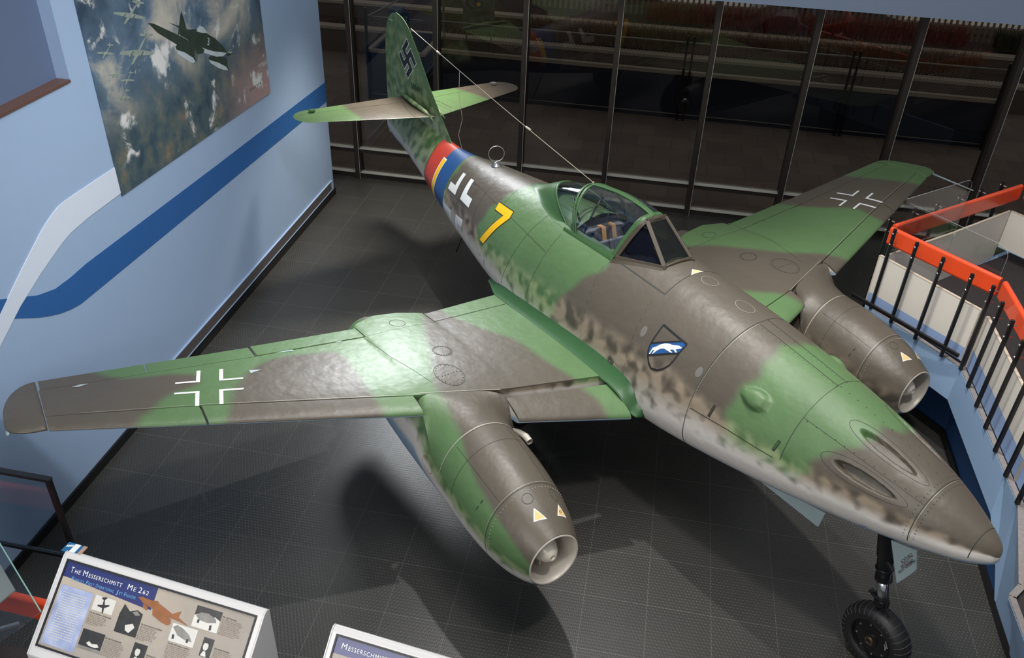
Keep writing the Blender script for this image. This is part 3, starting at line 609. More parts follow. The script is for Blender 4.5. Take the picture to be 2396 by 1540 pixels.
MB().tube([A(4.30, -.28, 2.30), A(4.34, -.33, 2.40), A(4.36, -.34, 2.46)], [.008, .014, .006], 8).build('jettison_lever', M['redpaint'], jet, True)
# aerials
MB().tube([A(5.30, 0, 2.868), A(5.30, 0, 2.89)], .012, 10).build('aerial_post', M['wire'], jet)
wr = MB(); P = [A(5.30 + (9.86 - 5.30) * k / 10, 0, 2.885 + (3.61 - 2.885) * k / 10 - .02 * math.sin(PI * k / 10)) for k in range(11)]; wr.tube(P, .0036, 6); wr.tube([P[3] + Vector((.05, 0, 0)), P[3] + Vector((-.05, 0, .008))], .014, 8); wr.tube([P[8], P[8] + Vector((-.1, 0, .016))], .014, 8)
wr.tube([A(8.40, 0, 3.36), A(8.42, .0, 3.02), A(8.36, .02, 2.7), A(8.44, 0, 2.45), A(8.33, 0, 2.27)], .0035, 6); wr.build('aerial_wire', M['wire'], jet, True)
lp = MB(); c0 = Vector(A(7.40, 0, 2.52)); ax = Vector((.80, -.35, 0)).normalized(); sx = Vector((-ax.y, ax.x, 0)); lp.tube([c0 + (sx * math.cos(a) + Vector((0, 0, 1)) * math.sin(a)) * .105 for a in np.linspace(0, 2 * PI, 41)], .006, 8, False)
lp.lathe([(.07, 0), (.065, .012), (.03, .03), (.012, .05)], A(7.40, 0, 2.352), (0, 0, 1), 24); lp.build('direction_finding_loop', M['steel'], jet, True)
MB().tube([A(5.06, 6.10, 1.95), A(4.70, 6.09, 1.945), A(4.30, 6.08, 1.94)], [.016, .012, .009], 10).build('pitot_tube', M['doorpale'], jet, True)
MB().tube([A(8.12, 0, 1.33), A(8.30, -.05, .86), A(8.42, -.06, .62)], .008, 8).build('belly_aerial', M['gear'], jet, True)

# ---- markings laid on the skin
def lay(name, polys, fmap, mat_, parent, maxe=.06, metric=(1, .011)):
    """fills 2-D polygons, subdivides them and maps them onto a surface"""
    bm = bmesh.new()
    for P in polys:
        vs = [bm.verts.new((p[0] * metric[0], p[1] * metric[1], 0)) for p in P]
        for t in tessellate_polygon([[Vector((p[0] * metric[0], p[1] * metric[1], 0)) for p in P]]):
            try: bm.faces.new([vs[i] for i in t])
            except ValueError: pass
    for _ in range(9):
        le = [e for e in bm.edges if e.calc_length() > maxe]
        if not le: break
        bmesh.ops.subdivide_edges(bm, edges=le, cuts=1); bmesh.ops.triangulate(bm, faces=[f for f in bm.faces if len(f.verts) > 3])
    for v in bm.verts: v.co = fmap(v.co.x / metric[0], v.co.y / metric[1])
    bmesh.ops.recalc_face_normals(bm, faces=bm.faces); me = bpy.data.meshes.new(name); bm.to_mesh(me); bm.free(); return obj(name, me, mat_, parent)
def line(name, L, w, fmap, mat_, parent, step=.03, metric=(1, .011), dash=None, mb=None):
    own = mb is None; mb = mb or MB()
    for P in L:
        cnt = 0
        for a, b in zip(P[:-1], P[1:]):
            d = math.hypot((b[0] - a[0]) * metric[0], (b[1] - a[1]) * metric[1]) or 1e-6; n = max(1, int(d / step)); nx, ny = -(b[1] - a[1]) * metric[1] / d * w / 2, (b[0] - a[0]) * metric[0] / d * w / 2
            for i in range(n):
                cnt += 1
                if dash and cnt % 2: continue
                q = []
                for t, sg in ((i / n, -1), ((i + 1) / n, -1), ((i + 1) / n, 1), (i / n, 1)):
                    x, y = a[0] + (b[0] - a[0]) * t, a[1] + (b[1] - a[1]) * t; q.append(fmap(x + sg * nx / metric[0], y + sg * ny / metric[1]))
                mb.add(q, [(0, 1, 2, 3)])
    return mb.build(name, mat_, parent) if own else mb
FM = lambda off: (lambda s, p: fpt(s, p, off))
UL = [(7.79, -36), (7.70, -36), (7.68, -64), (7.96, -64), (7.96, -54.5), (7.79, -54.5)]
UR = [(7.51, -36.5), (7.42, -36.5), (7.39, -53.5), (7.20, -53.5), (7.20, -63), (7.50, -63)]
LL = [(8.02, -88), (7.76, -85), (7.76, -112), (7.68, -112 + 0), (7.68, -112), (7.76, -112), (7.76, -95), (8.04, -96)]
LL = [(8.02, -87), (7.70, -85), (7.70, -112), (7.79, -112), (7.79, -95), (8.04, -96)]
LR = [(7.52, -82), (7.27, -79), (7.30, -90), (7.45, -91), (7.47, -110), (7.55, -110)]
mir = lambda P: [(s, -p) for s, p in P]
for sg in (0, 1):
    f_ = (lambda P: P) if sg == 0 else mir
    for P in (UL, UR, LL, LR): lay('cross_stroke', [f_(P)], FM(.003), M['white'], fuse)
    lay('yellow_bar_border', [f_([(8.515, -35), (8.405, -35), (8.40, -112), (8.515, -112)])], FM(.003), M['white'], fuse); lay('yellow_bar', [f_([(8.50, -37), (8.42, -37), (8.415, -110), (8.50, -110)])], FM(.0045), M['yellow'], fuse)
S7 = [(6.6, -40), (6.23, -40), (6.22, -46), (6.38, -60), (6.56, -78), (6.68, -78), (6.50, -60), (6.36, -47), (6.59, -47)]
def outset(P, k, metric=(1, .011)):
    cx = sum(p[0] for p in P) / len(P); Q = [(p[0], p[1] * metric[1]) for p in P]; n = len(Q); out = []; area_ = sum(Q[i][0] * Q[(i + 1) % n][1] - Q[(i + 1) % n][0] * Q[i][1] for i in range(n)); sg = -1 if area_ > 0 else 1
    for i in range(n):
        a, b, c = Vector(Q[i - 1]), Vector(Q[i]), Vector(Q[(i + 1) % n]); d1 = (b - a).normalized(); d2 = (c - b).normalized(); n1_ = Vector((-d1.y, d1.x)) * sg; n2_ = Vector((-d2.y, d2.x)) * sg
        m_ = (n1_ + n2_); m_ = m_ / max(.4, m_.dot(n1_)); q = b + m_ * k; out.append((q.x, q.y / metric[1]))
    return out
for P in (S7, mir(S7)):
    lay('numeral_outline', [outset(P, .009)], FM(.0028), M['black'], fuse); lay('yellow_numeral', [P], FM(.0042), M['yellow'], fuse)
# shield with a running white dog on a blue band
SH = [(3.31, -44.5), (2.965, -46.3), (2.985, -52), (3.0, -58), (3.02, -62), (3.07, -66), (3.13, -68.5), (3.2, -69.5), (3.25, -67.5), (3.295, -64.2), (3.32, -61), (3.325, -57.5)]
shield = line('squadron_shield', [SH + SH[:1]], .014, FM(.004), M['black'], fuse)
lay('shield_band', [[(3.325, -57.3), (3.03, -46.6), (2.967, -46.5), (2.985, -53), (3.295, -64)]], FM(.003), M['blue'], fuse)
line('shield_band_edge', [[(3.325, -57.3), (3.03, -46.4)], [(2.985, -53), (3.295, -64)]], .012, FM(.0045), M['black'], fuse)
# dog in band coordinates: a along the band (0 rear .. 1 head), b across (0 bottom .. 1 top)
def bandpt(a, b):
    lo = (3.295 + (2.985 - 3.295) * a, -64 + (-53 + 64) * a); hi = (3.325 + (2.975 - 3.325) * a, -57.3 + (-46.5 + 57.3) * a * 1.0); return (lo[0] + (hi[0] - lo[0]) * b, lo[1] + (hi[1] - lo[1]) * b)
DOG = [(.03, .12), (.08, .45), (.10, .62), (.20, .72), (.30, .90), (.42, 1.0), (.55, .98), (.66, .86), (.76, .84), (.86, .80), (.97, .60), (.95, .50), (.86, .46), (.82, .40), (.92, .10), (.87, .10), (.76, .40), (.68, .42), (.66, .34), (.78, .12), (.73, .10), (.56, .36), (.46, .52), (.36, .52), (.28, .40), (.17, .12), (.13, .10), (.18, .42), (.12, .40), (.07, .10)]
lay('running_dog', [[bandpt(a, b) for a, b in DOG]], FM(.0055), M['white'], fuse, .03)
# blue-black triangle labels
def tri_label(T, fm, par):
    cx, cy = sum(t[0] for t in T) / 3, sum(t[1] for t in T) / 3
    lay('octane_triangle_border', [T], fm(.003), M['white'], par); lay('octane_triangle', [[(cx + (a - cx) * .76, cy + (b - cy) * .76) for a, b in T]], fm(.0045), M['decal'], par)
tri_label([(3.605, 1), (3.525, -5.5), (3.525, 7.5)], FM, fuse); tri_label([(6.35, 2), (6.27, -4), (6.27, 7)], FM, fuse)
# panel joints
sm = MB(); f2 = FM(.0018); ln = lambda L, w=.006, dash=None: line('', L, w, f2, None, None, mb=sm, dash=dash)
arc = lambda s, a, b, n=24: [(s if not isinstance(s, tuple) else s[0] + (s[1] - s[0]) * k / n, a + (b - a) * k / n) for k in range(n + 1)]
ln([arc((2.60, 2.68), 0, -125), arc((2.60, 2.68), 0, 125)], .010); ln([arc(1.655, -44, -80), arc(1.655, -8, 8)], .006); ln([arc(.54, -110, 110), arc(.145, -100, 100)], .006)
for sg in (-1, 1):
    ln([[(2.60, 5 * sg), (1.65, 5.5 * sg)]], .006, None); ln([[(2.63, 78 * sg), (2.2, 78.5 * sg), (1.72, 81 * sg)]], .006); ln([[(1.65, 44 * sg), (1.2, 46 * sg), (.54, 48 * sg)]], .004); ln([[(1.65, 5 * sg), (1.655, 44 * sg)]], .004)
    ln([[(4.27, 29 * sg), (3.53, 29 * sg), (3.53, 0)]], .010); ln([[(5.66, 28 * sg), (5.8, 59 * sg), (6.0, 95 * sg)]], .005); ln([[(5.24, 34 * sg), (5.3, 61 * sg), (5.4, 90 * sg)]], .004)
    ln([arc(7.0, 20 * sg, 100 * sg), arc(7.55, 0, 110 * sg), arc(8.05, 0, 110 * sg), arc(6.5, 20 * sg, 100 * sg)], .004); ln([[(8.84, 15 * sg), (8.84, 100 * sg)]], .004); ln([[(5.3, 50 * sg), (7.4, 38 * sg)]], .003)
    ln([[(7.42, 40 * sg), (7.22, 38 * sg), (7.2, 58 * sg)]], .004); ln([[(7.63, 66 * sg), (7.35, 66 * sg), (7.33, 80 * sg)]], .004); ln([[(4.4, 34 * sg), (4.2, 96 * sg)], [(3.6, 34 * sg), (3.5, 96 * sg)]], .003, True)
    for (s0, p0) in ((1.0, 60), (.98, 25)): ln([[(s0 + .37 * math.cos(t), sg * (p0 + 10 * math.sin(t))) for t in np.linspace(0, 2 * PI, 40)]], .004)
ov = lambda s, p, a, b: [(s + a * math.cos(t), p + b * math.sin(t)) for t in np.linspace(0, 2 * PI, 30)]
sm.build('panel_seam', M['line'], fuse)
el = MB()
for P in (ov(3.35, 1.5, .095, 6), ov(2.85, .8, .11, 6)): line('', [P], .004, FM(.003), None, None, mb=el)
line('', [arc((2.585, 2.66), -5, -95)], .004, FM(.003), None, None, mb=el); line('', [arc((.53, .53), -100, 60)], .003, FM(.003), None, None, mb=el)
el.build('worn_metal_edge', M['scrape'], fuse)
rv = MB()
def rivet(fm, x, y, r=.006):
    c = fm(.002)(x, y); a = fm(.002)(x + r, y) - c; b = fm(.002)(x, y + r / .011) - c; n = a.cross(b).normalized() * .002
    n = n if n.dot(fm(.1)(x, y) - c) > 0 else -n; V = [c + a * math.cos(t) + b * math.sin(t) for t in np.linspace(0, 2 * PI, 7)[:-1]] + [c + n]; rv.add(V, [(k, (k + 1) % 6, 6) for k in range(6)])
for p in range(-100, 60, 6): rivet(FM, .575, p); rivet(FM, .50, p)
for s in np.arange(.62, 1.62, .09): rivet(FM, s, -45); rivet(FM, s, 45); rivet(FM, s + .02, -4)
for s in np.arange(1.7, 2.6, .055): rivet(FM, s, -7, .004); rivet(FM, s, 3.5, .004)
rv.build('rivet_heads', M['line'], fuse); fuse.children[-1]['kind'] = 'stuff'
for s, p in ((2.70, -56), (3.47, -54)): lay('filler_disc', [ov(s, p, .035, 3.4)], FM(.002), mat('disc_grey', srgb(108, 104, 100), .5), fuse)
cap = MB(); c_ = fpt(3.73, -80, 0); n_ = fpt(3.73, -80, .1) - c_; cap.lathe([(.05, 0), (.045, .006), (.02, .008), (.018, .003)], c_, n_, 20); cap.build('filler_cap', mat('dull_cap', srgb(98, 92, 84), .4, .4), fuse)
for (s, p) in ((2.42, -77), (1.74, -76)): line('door_latch', [[(s - .00, p), (s - .02, p + 9)]], .03, FM(.002), M['line'], fuse); line('latch_clip', [[(s - .002, p + 1), (s - .018, p + 8)]], .014, FM(.005), M['brownframe'] if s > 2 else M['greenframe'], fuse)
nt_ = MB().lathe([(.030, -.02), (.030, .004), (.022, .008)], fpt(0.012, 170, 0) + Vector((0, 0, .03)), (1, 0, -.1), 16); nt_.build('nose_ring', M['doorpale'], fuse)

# wing crosses, hatches, scrapes
WM = lambda off: (lambda s, y: A(s, y, float(wsurf(np.array(s), np.array(y))) + off))
for side in (-1, 1):
    wg = [o for o in jet.children if o.name.startswith('wing') and 'fairing' not in o.name][0 if side < 0 else 1]
    cs, cy, ang = 5.04, side * 4.51, math.radians(15) * side
    def rotp(ds, dy): return (cs + ds * math.cos(ang) + dy * math.sin(ang), cy - ds * math.sin(ang) * -1 * -1 + dy * math.cos(ang))
    for qs in (-1, 1):
        for qy in (-1, 1):
            L_ = [(.085, .085), (.31, .085), (.31, .122), (.122, .122), (.122, .31), (.085, .31)]; L_ = [(.085, .085), (.33, .085), (.33, .12), (.115, .12), (.115, .30), (.085, .30)]
            lay('wing_cross_stroke', [[rotp(a * qs, b * qy) for a, b in L_]], WM(.004), M['white'], wg, metric=(1, 1), maxe=.08)
    wl = MB(); wln = lambda L, w=.005: line('', L, w, WM(.002), None, None, metric=(1, 1), mb=wl)
    wln([[(h[0], side * h[1]) for h in [(5.62, 1.0), (5.51, 1.9), (5.46, 2.75)]], [(4.27, side * 2.6), (4.9, side * 2.75), (5.45, side * 2.80)]], .003)
    for (s, y, a, b) in ((4.33, 2.375, .20, .14), (4.79, 2.21, .11, .10), (5.63, 2.33, .10, .085), (5.9, 1.2, 0, 0)):
        if a: wln([[(s + a * math.cos(t), side * (y + b * math.sin(t))) for t in np.linspace(0, 2 * PI, 40)]], .006)
    for t in np.linspace(0, 2 * PI, 21)[:-1]:
        for (s, y, a, b) in ((4.33, 2.375, .18, .12), (4.79, 2.21, .095, .085)):
            c = (s + a * math.cos(t), side * (y + b * math.sin(t))); wl.add([WM(.003)(c[0] + .005 * i, c[1] + .005 * j) for i, j in ((-1, -1), (1, -1), (1, 1), (-1, 1))], [(0, 1, 2, 3)])
    for k in range(6): c = (4.35 - .005 * k, side * (2.28 + .035 * k)); wl.add([WM(.003)(c[0] + .006 * i, c[1] + .006 * j) for i, j in ((-1, -1), (1, -1), (1, 1), (-1, 1))], [(0, 1, 2, 3)])
    wl.build('panel_seam', M['line'], wg)
    we = MB(); line('', [[(float(sLE(y) + np.interp(y, [.9, 2.05, 2.8, 4.6, 5.9], [.43, .27, .245, .24, .18])), side * y) for y in np.linspace(3.0, 5.6, 30)]], .005, WM(.003), None, None, metric=(1, 1), mb=we)
    line('', [[(float(sLE(y) + .255), side * y) for y in np.linspace(2.03, 2.84, 10)]], .006, WM(.006), None, None, metric=(1, 1), mb=we)
    we.build('worn_metal_edge', M['scrape'], wg)
    if side < 0:
        for T in ([(5.20, -4.10), (5.13, -4.10), (5.165, -3.99)], [(5.50, -3.80), (5.47, -3.70), (5.45, -3.55), (5.49, -3.58), (5.53, -3.45), (5.49, -3.66)], [(5.52, -5.60), (5.55, -5.52), (5.53, -5.46), (5.50, -5.55)], [(5.47, -3.12), (5.50, -3.03), (5.46, -3.06)]):
            lay('paint_chip', [T], WM(.003), M['doorpale'], wg, metric=(1, 1))
# fin emblem and werk number, starboard and port
def finpt(s, z, sd, off):
    a, b, th = [float(np.interp(z, FZ, q)) for q in (FL, FTE, FTH)]; y = float(sym_air(np.array((s - a) / (b - a)))) * th * 2 + .001 + off; return A(s, sd * y, z)
hk = [(-.5, .5), (-.5, 2.5), (2.5, 2.5), (2.5, 1.5), (.5, 1.5), (.5, .5)]
def rot90(p, k):
    for _ in range(k): p = (p[1], -p[0])
    return p
for sd in (-1, 1):
    def place(p, k=1.0):
        u = .082; a = math.radians(45); x = (p[0] * math.cos(a) - p[1] * math.sin(a)) * u * k; z = (p[0] * math.sin(a) + p[1] * math.cos(a)) * u * k
        return (9.985 - x * (1 if sd < 0 else -1), 3.145 + z)
    blk = [[rot90(q, k) for q in hk] for k in range(4)] + [[(-.5, -.5), (.5, -.5), (.5, .5), (-.5, .5)]]
    def grow(P):
        n = len(P); out = []
        for i in range(n):
            a, b, c = Vector(P[i - 1]), Vector(P[i]), Vector(P[(i + 1) % n]); d1 = (b - a).normalized(); d2 = (c - b).normalized(); m_ = Vector((d1.y, -d1.x)) * -1 + Vector((d2.y, -d2.x)) * -1; out.append(tuple(b + m_ * .14))
        return out
    fm = lambda off: (lambda s, z: finpt(s, z, sd, off))
    lay('fin_emblem_border', [[place(q) for q in grow(P)] for P in blk], fm(.003), M['white'], fin, metric=(1, 1)); lay('fin_emblem', [[place(q) for q in P] for P in blk], fm(.0045), M['black'], fin, metric=(1, 1))
def text(name, body, size, mat_, parent, matrix, align='LEFT', extrude=.0006, sx=1.0, fit=None):
    cu = bpy.data.curves.new(name, 'FONT'); cu.body = body; cu.size = size; cu.align_x = align; cu.extrude = extrude; cu.resolution_u = 3; cu.space_character = 1.18
    o = bpy.data.objects.new(name, cu); COL.objects.link(o)
    bpy.context.view_layer.update(); dg = bpy.context.evaluated_depsgraph_get(); me = bpy.data.meshes.new_from_object(o.evaluated_get(dg)); bpy.data.objects.remove(o)
    xs = [v.co.x for v in me.vertices]; k = sx if fit is None else fit / (max(xs) - min(xs))
    for v in me.vertices: v.co.x *= k
    o = obj(name, me, mat_, parent); o.matrix_local = matrix; return o
def frame(o, x, y):     # matrix from origin, x direction, y direction
    x = Vector(x).normalized(); z = x.cross(Vector(y)).normalized(); y = z.cross(x); m = Matrix.Identity(4)
    for i, c in enumerate((x, y, z, Vector(o))): m.col[i][:3] = c
    return m
text('serial_number', '500491', .13, M['black'], fin, frame(finpt(9.88, 2.735, -1, .006), finpt(9.54, 2.735, -1, .006) - finpt(9.88, 2.735, -1, .006), (0, 0, 1)), fit=.335)
text('serial_number', '500491', .13, M['black'], fin, frame(finpt(9.54, 2.735, 1, .006), finpt(9.88, 2.735, 1, .006) - finpt(9.54, 2.735, 1, .006), (0, 0, 1)), fit=.335)

# ---- nose gear and main gear
def gz(s, y, zw):       # aircraft-frame point whose world height is zw
    z = (zw - .00051 - RA[2][0] * (4.5 - s) - RA[2][1] * y) / RA[2][2]; return A(s, y, z)
def wheel(name, s, y, R, wd, parent, ribs=True):
    c = gz(s, y, R - .004); wl_ = empty(name); wl_.parent = parent; ax = Vector((0, 1, 0)); h = wd / 2; r_ = R * .34 + 0
    prof = [(R * .60, -h * .80), (R * .66, -h * .98), (R * .80, -h * 1.02), (R * .92, -h * .86), (R * .985, -h * .5), (R, -h * .15), (R, h * .15), (R * .985, h * .5), (R * .92, h * .86), (R * .80, h * 1.02), (R * .66, h * .98), (R * .60, h * .80)]
    t = MB().lathe(prof, c, ax, 64, False, False); ty = t.build('tyre', M['rubber'], wl_, True)
    rb = MB(); K = 34
    for k in range(K):
        a = 2 * PI * k / K; P = []
        for q in prof[2:10]: P.append(c + Vector((math.cos(a) * (q[0] + .001), q[1], math.sin(a) * (q[0] + .001))))
        rb.tube(P, .0035, 5)
    rb.build('tread_ribs', mat('worn_rubber', srgb(74, 68, 62), .6), ty); ty.children[0]['kind'] = 'stuff'
    hb = MB().lathe([(R * .61, -h * .80), (R * .58, -h * .86), (R * .57, -h * .62), (R * .20, -h * .66), (R * .19, -h * .85), (R * .10, -h * .92), (R * .09, -h * 1.0), (.002, -h * 1.0)], c, ax, 48, False, True); hb.build('hub_plate', M['gear'], wl_, True, auto=True)
    hb2 = MB().lathe([(R * .61, h * .80), (R * .57, h * .62), (R * .15, h * .7), (.002, h * .8)], c, ax, 48, False, True); hb2.build('hub_plate', M['gear'], wl_, True, auto=True)
    MB().lathe([(R * .13, -h * .93), (R * .12, -h * 1.03), (R * .07, -h * 1.05), (R * .065, -h * .98), (.002, -h * .98)], c, ax, 24).build('axle_cap', mat('bronze_cap', srgb(120, 98, 78), .35, .8), wl_, True, auto=True)
    bl = MB()
    for k in range(8): a = 2 * PI * k / 8 + .3; bl.lathe([(.010, -h * .64), (.010, -h * .70), (.004, -h * .72)], c + Vector((math.cos(a) * R * .47, 0, math.sin(a) * R * .47)), ax, 8)
    bl.build('hub_bolts', M['steel'], wl_)
    return wl_, c
nw, c = wheel('nose_wheel', .638, -.01, .328, .20, jet)
MB().add([c + Vector((math.cos(a) * r, -.082, math.sin(a) * r)) for a, r in ((3.45, .20), (3.45, .245), (3.65, .245), (3.65, .20))], [(0, 1, 2, 3)]).build('red_paint_mark', M['red'], nw)
for a0, r0 in ((.35, .165), (.15, .145)):
    q = MB()
    for k in range(7): a = a0 + k * .06; q.add([c + Vector((math.cos(a + i * .02) * (r0 + j * .012), -.075, math.sin(a + i * .02) * (r0 + j * .012))) for i, j in ((0, 0), (1, 0), (1, 1), (0, 1))], [(0, 1, 2, 3)])
    q.build('hub_stencil', M['white'], nw)
top = A(.86, -.0, 1.32); mid = A(.76, -.0, .86); low = A(.70, -.0, .60)
lg = MB().tube([top, top.lerp(mid, .5), top.lerp(mid, .55), mid, mid + (low - mid) * .02], [.078, .076, .068, .066, .070], 24).tube([mid.lerp(top, .05), mid - (top - mid) * .06], [.074, .074], 24)
lgo = lg.build('gear_leg', M['gear'], jet, True, auto=True)
for z_ in (.2,): MB().lathe([(.070, -.012), (.078, -.006), (.078, .006), (.070, .012)], mid.lerp(top, z_), top - mid, 24).build('leg_collar', M['gear'], lgo, True)
MB().tube([mid, low], .052, 24).build('oleo_piston', M['steel'], lgo, True)
fk = MB().lathe([(.064, -.03), (.067, .0), (.064, .03)], low, top - low, 20).bar(low + Vector((.03, .0, 0)), low + Vector((-.10, .12, -.10)), .05, .04).bar(low + Vector((-.10, .12, -.10)), c + Vector((0, .13, 0)), .045, .07).bar(low + Vector((.03, -.02, .01)), low + Vector((-.12, -.03, .06)), .05, .025).tube([c + Vector((0, .14, 0)), c + Vector((0, -.05, 0))], .022, 12)
fk.build('wheel_fork', M['gear'], lgo, bevel=.004)
MB().bar(A(.80, -.04, 1.08), A(.68, -.05, 1.02), .02, .03).bar(A(.80, .04, 1.08), A(.62, .04, 1.00), .02, .03).build('drag_link', M['gear'], lgo)
MB().tube([mid + Vector((.06, -.02, .10)), mid + Vector((.075, -.02, -.05)), low + Vector((.06, -.03, .08)), low + Vector((.07, -.04, -.02)), low + Vector((.14, -.02, -.10)), low + Vector((.16, .0, -.20)), c + Vector((.17, .06, .14))], .007, 8).build('brake_hose', M['rubber'], lgo, True)
gd = MB(); D_ = [(.775, 1.33), (.555, 1.41), (.50, 1.235), (.512, 1.19), (.56, 1.07), (.605, .965)]; gd.prism([A(s, -.075, z) for s, z in D_], (0, .018, 0)); gdo = gd.build('nose_gear_door', M['doorpale'], jet, bevel=.003)
o_ = A(.70, -.0765, 1.07); dx = (A(.50, 0, 1.25) - A(.68, 0, 1.115)); o_ = A(.685, -.0765, 1.165)
for tx, p0, p1, h_ in (('ACHTUNG!', (.618, 1.195), (.56, 1.345), .040), ('AM BUGRAD', (.608, 1.151), (.538, 1.303), .034), ('NICHT SCHLEPPEN', (.611, 1.083), (.523, 1.308), .030)):
    d_ = A(p1[0], 0, p1[1]) - A(p0[0], 0, p0[1]); text('door_warning', tx, h_, M['black'], gdo, frame(A(p0[0], -.0765, p0[1]), d_, (-.35, 0, 1)), fit=d_.length)
for p0, p1 in (((.618, 1.190), (.56, 1.340)), ((.608, 1.145), (.555, 1.262))): MB().bar(A(p0[0], -.0762, p0[1]), A(p1[0], -.0762, p1[1]), .001, .003).build('red_underline', M['red'], gdo)
MB().prism([A(2.16, -.26, 1.10), A(1.30, -.26, 1.30), A(1.325, -.262, 1.115), A(1.34, -.262, 1.108)], (0, -.015, 0)).build('nose_bay_door', M['doorpale'], jet, bevel=.002)
bay = text('belly_stencil', 'THIS', .035, M['blue'], fuse, frame(fpt(.92, -118, .004), (1, 0, 0), (0, .6, .8)), fit=.07)
for sd in (-1, 1):
    mw, cm = wheel('main_wheel', 5.15, sd * 1.15, .42, .24, jet)
    q = MB().tube([A(5.0, sd * 1.15, 1.3), A(5.12, sd * 1.0, .75), cm + Vector((0, -sd * .14, 0))], [.06, .055, .04], 16); q.build('gear_leg', M['gear'], jet, True)
    MB().prism([A(4.9, sd * 1.34, 1.28), A(5.35, sd * 1.34, 1.28), A(5.32, sd * 1.36, .70), A(4.95, sd * 1.36, .70)], (0, sd * .015, 0)).build('main_gear_door', M['doorpale'], jet)

# ================================================================ the hall
def floor_mat():
    m, nt, b = newmat('studded_rubber_floor'); L = nt.links; tc = N(nt, 'ShaderNodeTexCoord'); sep = N(nt, 'ShaderNodeSeparateXYZ'); L.new(tc.outputs['Object'], sep.inputs[0])
    def mth(op, a, c=None, d=None):
        n = N(nt, 'ShaderNodeMath', operation=op)
        for i, v in enumerate((a, c, d)):
            if v is None: continue
            L.new(v, n.inputs[i]) if hasattr(v, 'is_linked') else setattr(n.inputs[i], 'default_value', v)
        return n.outputs[0]
    p = .036
    def cell(src, ofs=0.0): return mth('SUBTRACT', mth('FRACT', mth('ADD', mth('DIVIDE', src, p), ofs)), .5)
    row = mth('MULTIPLY', mth('FLOOR', mth('MODULO', mth('DIVIDE', sep.outputs[1], p), 2.0)), .5)
    u = mth('SUBTRACT', mth('FRACT', mth('ADD', mth('DIVIDE', sep.outputs[0], p), row)), .5); v = cell(sep.outputs[1])
    r = mth('SQRT', mth('ADD', mth('MULTIPLY', u, u), mth('MULTIPLY', v, v)))
    mr = N(nt, 'ShaderNodeMapRange'); mr.interpolation_type = 'SMOOTHSTEP'; mr.inputs[1].default_value = .36; mr.inputs[2].default_value = .24; L.new(r, mr.inputs[0])
    def seam(src):
        q = mth('ABSOLUTE', mth('SUBTRACT', mth('FRACT', mth('DIVIDE', src, .615)), .5)); return mth('GREATER_THAN', q, .4965)
    sm_ = mth('MAXIMUM', seam(sep.outputs[0]), seam(sep.outputs[1]))
    no = N(nt, 'ShaderNodeTexNoise'); no.inputs['Scale'].default_value = 1.1; no.inputs['Detail'].default_value = 6; L.new(tc.outputs['Object'], no.inputs['Vector'])
    fx = mth('FLOOR', mth('DIVIDE', sep.outputs[0], .615)); fy = mth('FLOOR', mth('DIVIDE', sep.outputs[1], .615)); cb = N(nt, 'ShaderNodeCombineXYZ'); L.new(fx, cb.inputs[0]); L.new(fy, cb.inputs[1])
    wn_ = N(nt, 'ShaderNodeTexWhiteNoise'); L.new(cb.outputs[0], wn_.inputs['Vector'])
    cr = N(nt, 'ShaderNodeMix', data_type='RGBA'); cr.inputs[6].default_value = srgb(48, 48, 46); cr.inputs[7].default_value = srgb(64, 63, 60); L.new(no.outputs[0], cr.inputs[0])
    hs = N(nt, 'ShaderNodeHueSaturation'); L.new(cr.outputs[2], hs.inputs['Color']); L.new(mth('MULTIPLY_ADD', wn_.outputs['Value'], .12, .94), hs.inputs['Value'])
    mx = N(nt, 'ShaderNodeMix', data_type='RGBA'); L.new(sm_, mx.inputs[0]); L.new(hs.outputs[0], mx.inputs[6]); mx.inputs[7].default_value = srgb(92, 92, 88); L.new(mx.outputs[2], b.inputs['Base Color'])
    b.inputs['Roughness'].default_value = .36
    bp = N(nt, 'ShaderNodeBump'); bp.inputs['Strength'].default_value = .8; bp.inputs['Distance'].default_value = .0022; L.new(mr.outputs[0], bp.inputs['Height']); L.new(bp.outputs[0], b.inputs['Normal'])
    return m
struct(MB().box(-11, 12, -6, 9.75, -.1, 0).build('floor', floor_mat()))
wallm = mat('sky_blue_wall_paint', srgb(156, 180, 212), .6, var=.03, bump=.02, bscale=200)
lower = MB().box(-9.6, -8.6, -6, 8.65, 0, 4.05).box(-9.6, -8.6, 2.30, 8.65, 4.05, 9)
wl = struct(lower.build('wall_left', wallm)); struct(MB().box(-9.0, -8.74, -6, 2.30, 4.05, 9).build('wall_recess', mat('shaded_blue_recess', srgb(92, 108, 138), .6, var=.03)))  # shade of the recess put into its colour, darker than the wall
sill = MB().box(-8.74, -8.585, -6, 2.29, 4.052, 4.075); struct(sill.build('trim_1', mat('brown_ledge', srgb(96, 70, 60), .5)))
def wallshape(name, P, m_, t=.004, x0=-8.6): return struct(MB().prism([(x0 + .0015, y, z) for y, z in P], (t, 0, 0)).build(name, m_))
white_band = [(2.75, 3.02), (2.17, 3.03), (1.78, 3.03), (1.66, 3.02), (1.56, 2.99), (1.45, 2.95), (1.36, 2.91), (1.07, 2.75), (.83, 2.61), (.58, 2.46), (-.5, 1.80), (-.5, 1.48), (.48, 2.20), (.83, 2.39), (1.2, 2.54), (1.47, 2.63), (1.60, 2.67), (1.74, 2.70), (2.05, 2.72), (2.75, 2.72)]
